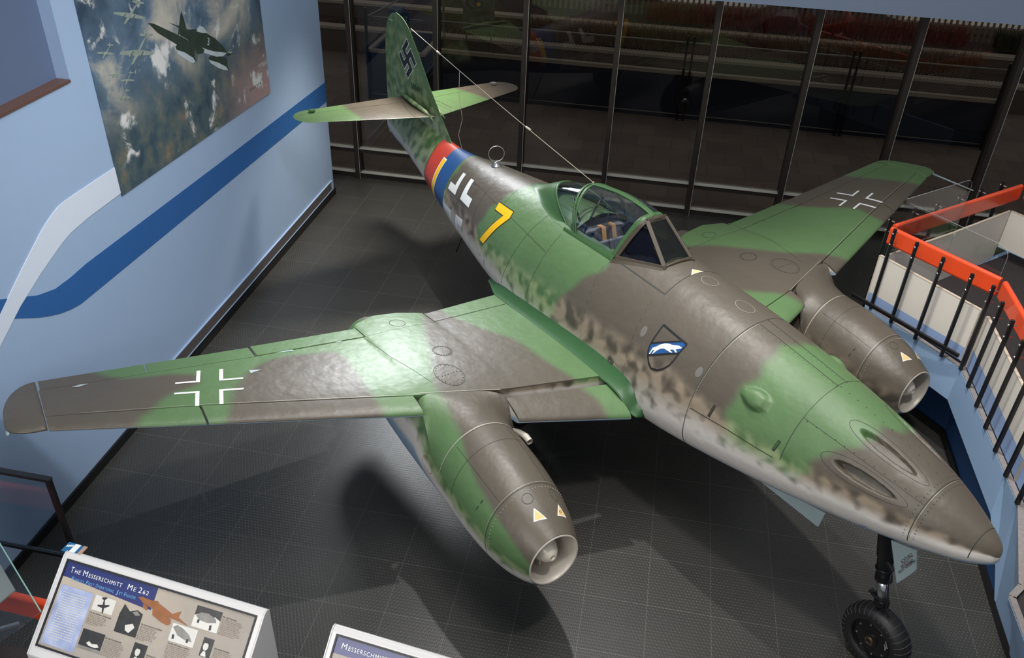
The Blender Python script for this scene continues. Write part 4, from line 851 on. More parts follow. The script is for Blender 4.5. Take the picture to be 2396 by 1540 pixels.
blue_band = [(8.65, 2.07), (4.64, 2.19), (1.84, 2.29), (1.57, 2.28), (1.32, 2.29), (1.08, 2.36), (.64, 2.58), (-.6, 3.3), (-.6, 3.0), (.45, 2.44), (.71, 2.33), (1.01, 2.15), (1.15, 2.08), (1.29, 2.02), (1.45, 1.97), (1.61, 1.94), (1.92, 1.93), (4.53, 1.85), (8.65, 1.74)]
wallshape('trim_2', blue_band, mat('royal_blue_stripe', srgb(44, 96, 160), .55, var=.03))
wallshape('trim_3', white_band, mat('pale_stripe', srgb(214, 224, 240), .55, var=.02), .006)
struct(MB().box(-8.6, -8.575, -6, 8.66, 0, .115).box(-9.6, -8.575, 8.65, 8.675, 0, .115).build('baseboard_left', mat('black_baseboard', srgb(20, 20, 23), .35)))
def slats():
    m, nt, b = newmat('fine_grille_metal'); L = nt.links; tc = N(nt, 'ShaderNodeTexCoord'); wv = N(nt, 'ShaderNodeTexWave', wave_type='BANDS', bands_direction='Y'); wv.inputs['Scale'].default_value = 26; L.new(tc.outputs['Object'], wv.inputs['Vector'])
    cr = N(nt, 'ShaderNodeMix', data_type='RGBA'); cr.inputs[6].default_value = srgb(50, 48, 48); cr.inputs[7].default_value = srgb(128, 122, 120); L.new(wv.outputs[0], cr.inputs[0]); L.new(cr.outputs[2], b.inputs['Base Color']); b.inputs['Metallic'].default_value = .3; b.inputs['Roughness'].default_value = .45; return m
gr = empty('air_grille', (-8.6, 5.6, .15)); tag(gr, 'long low metal air grille set along the foot of the blue wall', 'vent')
MB().box(.001, .018, -2.95, 2.92, .0, .16).build('grille_slats', slats(), gr); MB().box(.001, .024, -2.97, 2.94, -.012, .002).box(.001, .024, -2.97, 2.94, .158, .172).box(.001, .024, 2.90, 2.94, 0, .16).box(.001, .022, -2.97, -2.93, 0, .16).build('grille_frame', wallm, gr)

# mural of a wartime sky
def mural_mat():
    m, nt, b = newmat('painted_sky'); L = nt.links; tc = N(nt, 'ShaderNodeTexCoord'); sep = N(nt, 'ShaderNodeSeparateXYZ'); L.new(tc.outputs['Object'], sep.inputs[0])
    def noise(sc, det, dist=0, off=0):
        mp = N(nt, 'ShaderNodeMapping'); mp.inputs['Location'].default_value = (off, off, off); L.new(tc.outputs['Object'], mp.inputs[0]); n = N(nt, 'ShaderNodeTexNoise'); n.inputs['Scale'].default_value = sc; n.inputs['Detail'].default_value = det; n.inputs['Distortion'].default_value = dist; n.inputs['Roughness'].default_value = .6; L.new(mp.outputs[0], n.inputs['Vector']); return n.outputs[0]
    def ramp(src, pts):
        r = N(nt, 'ShaderNodeValToRGB'); e = r.color_ramp.elements
        while len(e) < len(pts): e.new(.5)
        for el, (p, c) in zip(e, pts): el.position = p; el.color = c
        L.new(src, r.inputs[0]); return r.outputs[0]
    def mix(f, a, c):
        x = N(nt, 'ShaderNodeMix', data_type='RGBA')
        for i, v in ((0, f), (6, a), (7, c)): L.new(v, x.inputs[i]) if hasattr(v, 'is_linked') else setattr(x.inputs[i], 'default_value', v)
        return x.outputs[2]
    def mr(src, a, c): n = N(nt, 'ShaderNodeMapRange'); n.interpolation_type = 'SMOOTHSTEP'; n.inputs[1].default_value = a; n.inputs[2].default_value = c; L.new(src, n.inputs[0]); return n.outputs[0]
    land = ramp(noise(3.6, 9, .1), [(.3, srgb(40, 60, 76)), (.45, srgb(64, 84, 94)), (.56, srgb(82, 96, 96)), (.68, srgb(116, 108, 94)), (.82, srgb(150, 140, 126))])
    sky = ramp(noise(.9, 8, .6, 3), [(.30, srgb(46, 66, 86)), (.47, srgb(88, 112, 134)), (.56, srgb(168, 168, 162)), (.72, srgb(210, 204, 190))])
    puff = noise(2.0, 7, .3, 9)
    base = mix(mr(sep.outputs[2], .5, 1.4), land, sky)
    pink = N(nt, 'ShaderNodeMath', operation='MULTIPLY'); L.new(mr(sep.outputs[1], .2, 1.7), pink.inputs[0]); L.new(mr(sep.outputs[2], 1.0, .1), pink.inputs[1])
    base = mix(pink.outputs[0], base, srgb(164, 138, 138)); c = mix(mr(puff, .57, .66), base, srgb(212, 214, 214)); L.new(c, b.inputs['Base Color']); b.inputs['Roughness'].default_value = .6; return m
mu = empty('mural_painting', (-8.6, 4.6, 2.63)); tag(mu, 'large painting of aircraft diving through clouds over patchwork land on the blue wall', 'painting')
MB().prism([(.003, -1.95, .06), (.003, 1.93, -.05), (.003, 1.95, 3.6), (.003, -1.98, 3.6)], (.014, 0, 0)).build('canvas', mural_mat(), mu)
bomb = mat('painted_grey', srgb(140, 152, 146), .6, var=.3, vscale=14); darkp = mat('painted_dark_green', srgb(44, 56, 48), .6, var=.5, vscale=9); cream = mat('painted_cream', srgb(178, 190, 196), .6, var=.25, vscale=9); shadep = mat('painted_shade', srgb(84, 98, 100), .6, var=.3, vscale=12)
def paintshape(name, P, m_, off): return lay(name, [[(y - 4.6, z - 2.63) for y, z in P]], lambda y, z: Vector((.0180 + off, y, z)), m_, mu, metric=(1, 1), maxe=9)
BM = [('bomber_wing', [(.40, .02), (.34, 1.0), (.14, 1.0), (.0, .02), (.0, -.02), (.12, -1.0), (.32, -1.0), (.40, -.02)], 0), ('bomber_tail', [(-.85, .0), (-.92, .38), (-1.06, .38), (-1.08, -.38), (-.94, -.38)], 0), ('bomber_body', [(1, 0), (.9, .07), (.4, .10), (-.8, .04), (-1.05, .03), (-1.05, -.03), (-.8, -.04), (.4, -.10), (.9, -.07)], 1), ('bomber_engine', [(.62, .36), (.62, .24), (.1, .27), (.1, .33)], 1), ('bomber_engine', [(.62, -.36), (.62, -.24), (.1, -.27), (.1, -.33)], 1), ('bomber_fin', [(-.8, .02), (-1.25, .30), (-1.32, .24), (-1.05, 0)], 1)]
def bomber(c, f, w, k=1.0):
    for nm, P, l in BM: paintshape('painted_' + nm, [(c[0] + k * (x * f[0] + y * w[0]), c[1] + k * (x * f[1] + y * w[1])) for x, y in P], bomb if l == 0 else (bomb if 'body' in nm or 'fin' in nm else shadep), .0003 + .0003 * l)
bomber((3.49, 4.415), (-.165, -.075), (-.26, .09)); bomber((3.50, 4.03), (-.19, -.11), (-.30, .087)); bomber((2.93, 4.165), (-.09, -.045), (-.13, .043)); bomber((3.013, 3.916), (-.085, -.05), (-.13, .04), .9); bomber((3.195, 3.805), (-.085, -.05), (-.13, .04), .9); bomber((3.063, 3.658), (-.085, -.05), (-.13, .04), .85)
paintshape('painted_tailplane', [(4.16, 4.158), (4.53, 3.99), (4.621, 3.935), (4.429, 4.01)], darkp, .0002); paintshape('painted_far_wing', [(5.36, 3.48), (5.572, 3.413), (5.412, 3.42)], darkp, .0002)
paintshape('painted_engine', [(4.918, 3.541), (5.02, 3.55), (5.15, 3.505), (5.368, 3.41), (5.426, 3.34), (5.42, 3.28), (5.385, 3.25), (5.244, 3.305), (4.979, 3.453)], darkp, .0004); paintshape('painted_engine_belly', [(4.925, 3.515), (5.148, 3.415), (5.33, 3.31), (5.375, 3.25), (5.244, 3.295), (5.132, 3.350), (4.953, 3.466)], cream, .0006); paintshape('painted_intake', [(5.39, 3.38), (5.425, 3.34), (5.42, 3.28), (5.39, 3.262), (5.375, 3.31)], shadep, .0007)
paintshape('painted_jet_body', [(4.38, 4.00), (4.453, 4.01), (4.60, 3.965), (4.734, 3.938), (4.931, 3.853), (5.182, 3.70), (5.33, 3.57), (5.412, 3.475), (5.38, 3.458), (5.263, 3.46), (4.963, 3.58), (4.716, 3.722), (4.498, 3.88), (4.363, 3.96)], darkp, .0005)
paintshape('painted_jet_belly', [(4.80, 3.70), (4.94, 3.635), (5.085, 3.575), (5.25, 3.52), (5.40, 3.468), (5.293, 3.455), (5.118, 3.50), (4.856, 3.615)], cream, .0007)
paintshape('painted_fin', [(4.477, 4.215), (4.500, 4.12), (4.53, 3.98), (4.316, 3.975), (4.377, 4.074)], darkp, .0008); paintshape('painted_canopy', [(4.741, 3.91), (4.79, 3.945), (4.842, 3.945), (4.92, 3.915), (4.992, 3.825), (4.875, 3.855)], cream, .0008)
paintshape('painted_wing', [(3.757, 4.252), (3.867, 4.215), (4.306, 3.983), (4.668, 3.775), (4.862, 3.66), (4.80, 3.63), (4.69, 3.647), (4.276, 3.87), (3.906, 4.107)], darkp, .0009)
paintshape('painted_engine', [(4.22, 3.87), (4.30, 3.885), (4.378, 3.87), (4.565, 3.785), (4.655, 3.70), (4.668, 3.62), (4.63, 3.575), (4.58, 3.570), (4.421, 3.672), (4.246, 3.787)], darkp, .0011); paintshape('painted_engine_belly', [(4.216, 3.835), (4.391, 3.755), (4.56, 3.645), (4.605, 3.575), (4.50, 3.60), (4.415, 3.655), (4.242, 3.775)], cream, .0013); paintshape('painted_intake', [(4.63, 3.72), (4.668, 3.66), (4.66, 3.59), (4.615, 3.572), (4.605, 3.64)], shadep, .0014)
text('painted_numeral', '3', .13, cream, mu, frame((.0192, 4.935 - 4.6, 3.695 - 2.63), (0, 1, -.42), (0, .1, 1)))
mb = MB(); [mb.box(.0178, .0182, 1.30 + .055 * k, 1.322 + .055 * k, .165 + .004 * (k % 2), .20) for k in range(7)]; mb.build('painted_signature', shadep, mu)['kind'] = 'stuff'

# ---- glazed facade
bronze = mat('dark_bronze_frame', srgb(58, 52, 47), .42, .35, var=.08); sillm = mat('pale_aluminium_sill', srgb(196, 196, 186), .35, .3)
fglass = glassmat('tinted_window_glass', (.60, .575, .54, 1), .8, 0, .035)
XM = [-10.02] + [-8.45 + 1.545 * k for k in range(0, 11)]
for k in range(len(XM) - 1):
    x0, x1 = XM[k], XM[k + 1]; w_ = empty('window_%d' % (k + 1), (x0, 9.5, 0)); struct(w_)
    L_ = x1 - x0
    fr = MB().box(0, .085, -.09, .16, 0, 4.4).box(.085, L_, -.02, .12, 0, .10).box(.085, L_, -.02, .12, .50, .58); fr.build('window_frame', bronze, w_)
    MB().box(.087, L_ - .002, -.045, .10, .10, .112).box(.087, L_ - .002, -.045, .10, .58, .592).build('window_sill', sillm, w_)
    MB().box(.086, .092, -.095, -.088, 0, 4.4).build('mullion_edge', sillm, w_)
    MB().box(.085, L_, .055, .061, .112, .50).box(.085, L_, .055, .061, .592, 4.4).build('window_pane', fglass, w_)
struct(MB().box(-9.6, 12, 8.9, 9.35, 3.83, 5.2).build('trim_4', mat('blue_grey_bulkhead', srgb(128, 142, 164), .6, var=.03)))

# ---- raised walkway on the right
E1 = [(-.11, 4.79), (.62, 3.81), (.75, 3.62), (.75, 1.45), (.67, 1.16), (.47, .43), (.35, .29), (.36, -1.6)]
fas = MB(); lowz = [.80, .80, .80, None, .0, .0, .0, .0]
fl_ = [((-.11, 4.79), (-.11, 4.79, .8)), ((.62, 3.81), (.62, 3.81, .8)), ((.75, 3.62), (.75, 3.62, .8)), ((.75, 1.85), (.75, 1.78, .79)), ((.75, 1.45), (.83, 1.45, .42)), ((.67, 1.16), (.91, 1.27, .0)), ((.47, .43), (.90, .73, .0)), ((.35, .29), (.90, .40, .0)), ((.36, -1.6), (.9, -1.6, .0))]
V = []; F = []
for (tx, ty), (x, y, z) in fl_: V += [(tx, ty, 1.25), (x, y, z), (x + .06, y + .03, z), (tx + .06, ty + .03, 1.25)]
for i in range(len(fl_) - 1):
    for a, b in ((0, 1), (1, 2), (2, 3), (3, 0)): F.append((i * 4 + a, i * 4 + b, i * 4 + 4 + b, i * 4 + 4 + a))
F += [(0, 1, 2, 3), tuple(len(V) - 4 + k for k in (3, 2, 1, 0))]
lightblue = mat('light_blue_fascia', srgb(152, 182, 216), .5, var=.03); fixn(mesh('trim_5', V, F, lightblue))['kind'] = 'structure'
struct(MB().prism([(-.11, 4.79, 1.21), (-.05, 4.83, 1.21), (2.6, 7.2, 1.21), (2.55, 7.26, 1.21)], (0, 0, -.45)).build('trim_6', lightblue))
base = [(.55, 4.62), (.71, 4.37), (1.01, 3.97), (1.0, 3.38), (.93, 1.85), (.90, 1.0), (.9, .5), (1.6, .5), (2.6, 4.0), (1.8, 5.0)]
struct(MB().prism([(x, y, 0) for x, y in base], (0, 0, 1.15)).build('wall_right', mat('deep_blue_plinth', srgb(34, 74, 122), .5, var=.05)))
kb = MB()
for a, b in zip(base[:6], base[1:7]): kb.bar((a[0] - .012, a[1], .055), (b[0] - .012, b[1], .055), .03, .11)
struct(kb.build('baseboard_right', bpy.data.materials['black_baseboard']))
carpet = mat('charcoal_carpet', srgb(62, 57, 58), .95, var=.2, vscale=40, bump=.5, bscale=220, spec=.1)
deck = [(-.06, 4.80), (.64, 3.84), (.80, 3.62), (.80, 1.45), (.72, 1.16), (.52, .43), (.40, .27), (.40, -1.6), (7, -1.6), (7, 7), (2.6, 7.2)]
struct(MB().prism([(x, y, 1.22) for x, y in deck], (0, 0, -.06)).build('floor', carpet)).name = 'floor_walkway'
struct(MB().box(-9, 7, -6, -1.75, 1.16, 1.22).build('floor_front', carpet))
edge = mat('worn_grey_edge', srgb(128, 122, 120), .7, var=.25, vscale=30, bump=.2)
kb = MB()
for (a, b) in zip(E1[:-1], E1[1:]): kb.bar((a[0] + .03, a[1] + .01, 1.256), (b[0] + .03, b[1] + .01, 1.256), .055, .012)
struct(kb.build('trim_7', edge))
# parapet panels
pw = mat('cream_panel', srgb(216, 210, 200), .55, var=.03); pb = mat('pale_blue_panel_foot', srgb(140, 164, 204), .55, var=.03); pe = mat('panel_edge', srgb(196, 184, 166), .6)
def parapet(a, b, z0, zs, z1, label, n_out):
    a = Vector(a + (0,)); b = Vector(b + (0,)); p = empty('parapet_panel', (a.x, a.y, z0)); tag(p, label, 'panel', 'parapet panels of the raised walkway'); d = b - a; nrm = Vector(n_out + (0,)).normalized()
    q = lambda z: [Vector((0, 0, z - z0)), d + Vector((0, 0, z - z0))]
    for nm, za, zb, m_ in (('panel_foot', z0, zs, pb), ('panel_board', zs, z1, pw)):
        if zb - za < .01: continue
        v = q(za) + q(zb)[::-1]; MB().prism(v, -nrm * .025).build(nm, m_, p)
    MB().prism([q(z1)[0] + nrm * .003, q(z1)[1] + nrm * .003, q(z1)[1] - nrm * .028, q(z1)[0] - nrm * .028], (0, 0, .008)).build('panel_cap', pe, p)
    for e in (q(z1)[0], q(z1)[1]): MB().bar(Vector((e.x, e.y, 0)) + nrm * .003, Vector((e.x, e.y, z1 - z0)) + nrm * .003, .012, .012).build('edge_strip', pe, p)
    return p
nA = (-.8, -.6)
parapet((-.11, 4.82), (.79, 3.77), 1.26, 1.43, 1.94, 'cream panel with blue foot facing the jet, under the front orange rail', nA)
cuts = [3.66, 2.72, 1.78, .84, -.1, -1.5]
for k in range(5): parapet((.82, cuts[k] - .01), (.82, cuts[k + 1] + .01), 1.26, 1.50, 1.94, ('cream panel with blue foot, %s' % ('nearest the orange corner joint', 'second from the orange corner joint', 'level with the jet nose', 'at the right picture edge beside the nose tip', 'lowest at the right picture edge')[k]), (-1, 0))
parapet((-.02, 4.86), (.93, 5.71), 1.222, 1.222, 1.94, 'grey-lit cream panel on the far side of the walkway, nearer the wing', (-.67, .74)); parapet((.95, 5.73), (1.86, 6.60), 1.222, 1.222, 1.94, 'grey-lit cream panel on the far side of the walkway, beside the far corner', (-.67, .74))
parapet((1.90, 6.60), (3.2, 5.2), 1.40, 1.41, 1.94, 'cream panel turned toward the hall at the far right picture edge', (.7, .7))
# orange rail boards and posts
om = mat('orange_rail', srgb(226, 76, 36), .32, var=.05, coat=.3)
def railboard(a, b, label, off=0.0):
    a = Vector(a); b = Vector(b); d = (b - a).normalized(); n = Vector((d.y, -d.x, 0)).normalized(); prof = []
    for k in range(9): t = PI * k / 8; prof.append((-.030 * math.cos(t), .0 + .030 * math.sin(t)))
    prof += [(.030, -.17), (.018, -.195), (-.018, -.195), (-.030, -.17)]; V = []; F = []; m = len(prof)
    for p in (a, b):
        for x, z in prof: V.append(p - a + n * x + Vector((0, 0, z - .03)))
    for k in range(m): k2 = (k + 1) % m; F.append((k, k2, m + k2, m + k))
    F += [tuple(range(m - 1, -1, -1)), tuple(range(m, 2 * m))]
    o = fixn(mesh('rail_board', V, F, om)); o.location = a; tag(o, label, 'handrail', 'orange rail boards round the walkway'); md = o.modifiers.new('bevel', 'BEVEL'); md.width = .006; md.segments = 2; md.limit_method = 'ANGLE'; return o
railboard((-.05, 4.90, 2.30), (.93, 3.90, 2.30), 'orange rail board on four black posts facing the jet nose')
railboard((.95, 3.84, 2.30), (.95, 1.2, 2.30), 'orange rail board running from the corner to the right picture edge'); railboard((.0, 4.975, 2.30), (.95, 5.81, 2.30), 'orange rail board over the far panels, half nearer the wing tip')
railboard((.96, 5.82, 2.30), (1.93, 6.685, 2.30), 'orange rail board over the far panels, half nearer the window wall'); railboard((2.03, 6.73, 2.30), (3.3, 5.6, 2.30), 'short orange rail board end at the far right picture edge')
pm = bpy.data.materials['black_gear_enamel']
def post(x, y, nx, ny, label, z0=1.26, z1=2.36, grp='black rail posts'):
    p = empty('rail_post', (x, y, z0)); tag(p, label, 'post', grp); n = Vector((nx, ny, 0)).normalized()
    MB().bar((0, 0, 0), (0, 0, z1 - z0), .036, .036).build('upright', pm, p, bevel=.003)
    for z in (z1 - z0 - .06, z1 - z0 - .20): MB().lathe([(.013, 0), (.013, .012), (.008, .016), (.008, .09)], Vector((0, 0, z)) - n * .03, n, 10).build('bolt', M['steel'], p, True)
    return p
lab = ['leftmost black post bolted to the orange board, by the cream panel edge', 'second black post from the left on the orange board', 'third black post from the left on the orange board', 'fourth black post on the orange board, left of the corner']
for k, (x, y) in enumerate(((-.06, 4.71), (.13, 4.42), (.35, 4.11), (.58, 3.80))): post(x, y, .65, .55, lab[k])
labs = ['black post right at the orange corner joint', 'first black post past the corner joint', 'second black post past the corner joint', 'third black post past the corner joint', 'black post above the blue ledge, fourth past the corner', 'black post above the blue ledge, fifth past the corner', 'lowest long black post above the blue ledge']
for k, y in enumerate((3.58, 3.25, 2.90, 2.54, 2.18, 1.82, 1.45)): post(.74, y, 1, 0, labs[k])
for k in range(6):
    t = (k + .35) / 6; post(-.155 + t * 2.02, 4.965 + t * 1.80, .66, -.75, 'black post behind the far orange board, %s' % ('hard by its left end', 'second from its left end', 'third from its left end', 'fourth from its left end', 'fifth from its left end', 'sixth, nearest the far corner')[k], .9, 2.36, 'black posts behind the far rail')
tb = MB().bar((-.32, 4.72, 1.42), (.68, 3.61, 1.42), .035, .045); tag(tb.build('outrigger_bar', pm, bevel=.003), 'long black bar fixed across the foot of the rail posts', 'bar')
acr = glassmat('clear_acrylic', (.95, .95, .95, 1), .9, 0, .03)
def acrylic(a, b, z0, z1, label):
    a = Vector(a + (z0,)); b = Vector(b + (z0,)); d = b - a; h = z1 - z0; L_ = d.length; u = d.normalized(); P = [Vector((0, 0, 0)), d]; r = .12
    P += [u * (L_ - r + r * math.cos(t)) + Vector((0, 0, h - r + r * math.sin(t))) for t in np.linspace(0, PI / 2, 7)] + [Vector((0, 0, h))]
    n = Vector((u.y, -u.x, 0)); e = empty('acrylic_screen', a); tag(e, label, 'screen'); MB().prism(P, n * .008).build('sheet', acr, e)
    MB().tube([p + n * .004 for p in P[1:]], .0025, 6).build('polished_edge', mat('acrylic_edge', srgb(150, 154, 156), .3), e, True)
acrylic((.075, 4.90), (.93, 3.97), 1.96, 2.62, 'clear acrylic screen rising behind the front orange rail'); acrylic((.02, 4.92), (.98, 5.78), 1.96, 2.66, 'clear acrylic screen with rounded corner behind the far orange rail')
# numerals on the octane triangles
for nac_, side in [(o, sd) for o, sd in zip([c for c in jet.children if c.name.startswith('engine_nacelle')], (-1, 1))]:
    o = text('octane_number', '87', .05, M['black'], nac_, Matrix.Identity(4), extrude=0)
    for v in o.data.vertices: v.co = npt(side, 2.468 + v.co.y * .75, 27.3 + v.co.x * 100, .006)

# small landings glimpsed at the right edge
gm = MB()
for k in range(9): gm.bar((.86 + k * .05, 1.12, 1.245), (.74 + k * .05, .50, 1.245), .008, .008)
for k in range(12): gm.bar((.86 - k * .010, 1.10 - k * .05, 1.245), (1.26 - k * .010, 1.12 - k * .05, 1.245), .006, .006)
tag(gm.build('floor_grate', mat('grate_metal', srgb(92, 90, 88), .5, .5)), 'metal mesh grate on the walkway edge at the right picture border', 'grate')

# ================================================================ reading stands in the foreground
white = mat('white_stand_enamel', srgb(206, 204, 202), .35, var=.03)
PX = (0.9933, -0.1152, 0); PY = (-0.0875, -0.7547, -0.6502)
def stand(name, TL, label, content):
    root = empty(name); m = frame(TL, PX, (0.0875, 0.7547, 0.6502)); root.matrix_world = m; tag(root, label, 'information stand')
    # local axes: x along, y up the slope, z out of the panel
    inv = m.inverted().to_3x3(); down = inv @ Vector((0, 0, -1)); back = inv @ Vector((-.115, -.993, 0)) * -1
    w, h = 1.39, .536; a0 = Vector((-.045, .055, -.03)); L_ = w + .09
    prof = [Vector((0, -h - .09, -.012)), Vector((0, -h - .075, .006)), Vector((0, .02, .006)), Vector((0, .045, .0)), Vector((0, .06, -.018)), Vector((0, .062, -.04))]
    bk = Vector((0, .062, -.04)) + down * .95; fr = Vector((0, -h - .09, -.012)) + down * .62
    prof += [Vector((0, bk.y, bk.z)), Vector((0, fr.y, fr.z))]
    MB().prism([p + Vector((-.045, 0, 0)) for p in prof], (L_, 0, 0)).build('stand_body', white, root, bevel=.008)
    for x in (-.055, L_ - .045): MB().prism([p * 1.0 + Vector((x, 0, 0)) for p in prof], (.010, 0, 0)).build('end_cheek', white, root, bevel=.003)
    f = MB()
    for (x0, x1, y0, y1) in ((-.012, w + .012, 0, .012), (-.012, w + .012, -h - .012, -h), (-.012, 0, -h, 0), (w, w + .012, -h, 0)): f.box(x0, x1, y0, y1, .004, .014)
    f.build('panel_frame', M['black'], root); content(root, w, h); return root
Z0 = .0085
def rect(par, name, u0, v0, u1, v1, m_, z=Z0): return MB().add([(u0, -v0, z), (u1, -v0, z), (u1, -v1, z), (u0, -v1, z)], [(0, 3, 2, 1)]).build(name, m_, par)
navy = mat('navy_header', srgb(44, 52, 104), .35, var=.05); tan = mat('printed_tan', srgb(230, 214, 192), .4, var=.12, vscale=5); txt = mat('printed_text', srgb(120, 104, 92), .5); skyt = mat('sky_blue_print', srgb(106, 168, 216), .4)
def bw(name, lo, hi, sc): return mat(name, tuple((a + b) / 2 for a, b in zip(srgb(lo, lo, lo), srgb(hi, hi, hi))), .4, var=.75, vscale=sc)
photo = bw('printed_photo', 60, 150, 9); pale_ph = mat('pale_photo', srgb(206, 204, 196), .4, var=.15); dk_ph = mat('dark_photo', srgb(46, 46, 46), .4, var=.5, vscale=18); greyink = mat('grey_ink', srgb(130, 128, 122), .4, var=.4, vscale=20); sepia = mat('sepia_print', srgb(142, 88, 48), .4, var=.35, vscale=16)
def blue_fade():  # printed blue, with the whitish glare on it mixed into the colour
    m, nt, b = newmat('glare_paled_blue_print'); L = nt.links; tc = N(nt, 'ShaderNodeTexCoord'); no = N(nt, 'ShaderNodeTexNoise'); no.inputs['Scale'].default_value = 9; no.inputs['Detail'].default_value = 5; L.new(tc.outputs['Object'], no.inputs['Vector'])
    x = N(nt, 'ShaderNodeMix', data_type='RGBA'); x.inputs[6].default_value = srgb(84, 104, 160); x.inputs[7].default_value = srgb(206, 214, 232); L.new(no.outputs[0], x.inputs[0]); L.new(x.outputs[2], b.inputs['Base Color']); b.inputs['Roughness'].default_value = .25; return m
def shp(par, name, P, m_, z): return MB().prism([(u, -v, z) for u, v in P], (0, 0, .0004)).build(name, m_, par)
def jetplan(cx, cy, s, a, flat=1.0):
    H = [(1, 0), (.8, .10), (.35, .12), (.15, .75), (0, .78), (.0, .14), (-.55, .07), (-.7, .32), (-.85, .32), (-.85, 0), (-.85, -.32), (-.7, -.32), (-.55, -.07), (0, -.14), (0, -.78), (.15, -.75), (.35, -.12), (.8, -.10)]
    return [(cx + s * (x * math.cos(a) - y * flat * math.sin(a)), cy + s * (x * math.sin(a) + y * flat * math.cos(a))) for x, y in H]
def lines_of_text(par, u0, v0, u1, v1, n, head, m_=None):
    if head: text('text_heading', head, .013, M['black'], par, frame((u0, -v0 - .012, Z0 + .001), (1, 0, 0), (0, 1, 0)), fit=min(.0065 * len(head), u1 - u0 + .02))
    mb = MB(); y = v0 + (.020 if head else 0); st_ = (v1 - y) / n
    for k in range(n):
        x = u0; e = u1 - rng.uniform(0, .02) if k < n - 1 else u0 + (u1 - u0) * rng.uniform(.4, .9)
        while x < e - .006:
            w_ = rng.uniform(.006, .022); mb.add([(x, -y - k * st_, Z0 + .0008), (min(x + w_, e), -y - k * st_, Z0 + .0008), (min(x + w_, e), -y - k * st_ - st_ * .30, Z0 + .0008), (x, -y - k * st_ - st_ * .30, Z0 + .0008)], [(0, 3, 2, 1)]); x += w_ + .004
    o = mb.build('text_block', m_ or txt, par); o['kind'] = 'stuff'
def caps(par, s, x, y, big, small, m_, wtot):
    # small-cap heading: first letters larger
    words = s.split(' '); units = []
    for w_ in words: units.append((w_[0], big)); (units.append((w_[1:], small)) if len(w_) > 1 else None); units.append((None, small))
    adv = lambda t, z: (sum({'I': .34, 'M': .86, 'W': .95, "'": .25, '2': .62, '6': .62}.get(c, .62) for c in t)) * z
    tot = sum((adv(t, z) if t else z * .38) for t, z in units[:-1]); k = wtot / tot; cx = x
    for t, z in units[:-1]:
        if t is None: cx += z * .38 * k; continue
        w_ = adv(t, z) * k; text('title_lettering', t, z, m_, par, frame((cx, y, Z0 + .0012), (1, 0, 0), (0, 1, 0)), fit=w_ * (.9 if len(t) > 1 else .72)); cx += w_
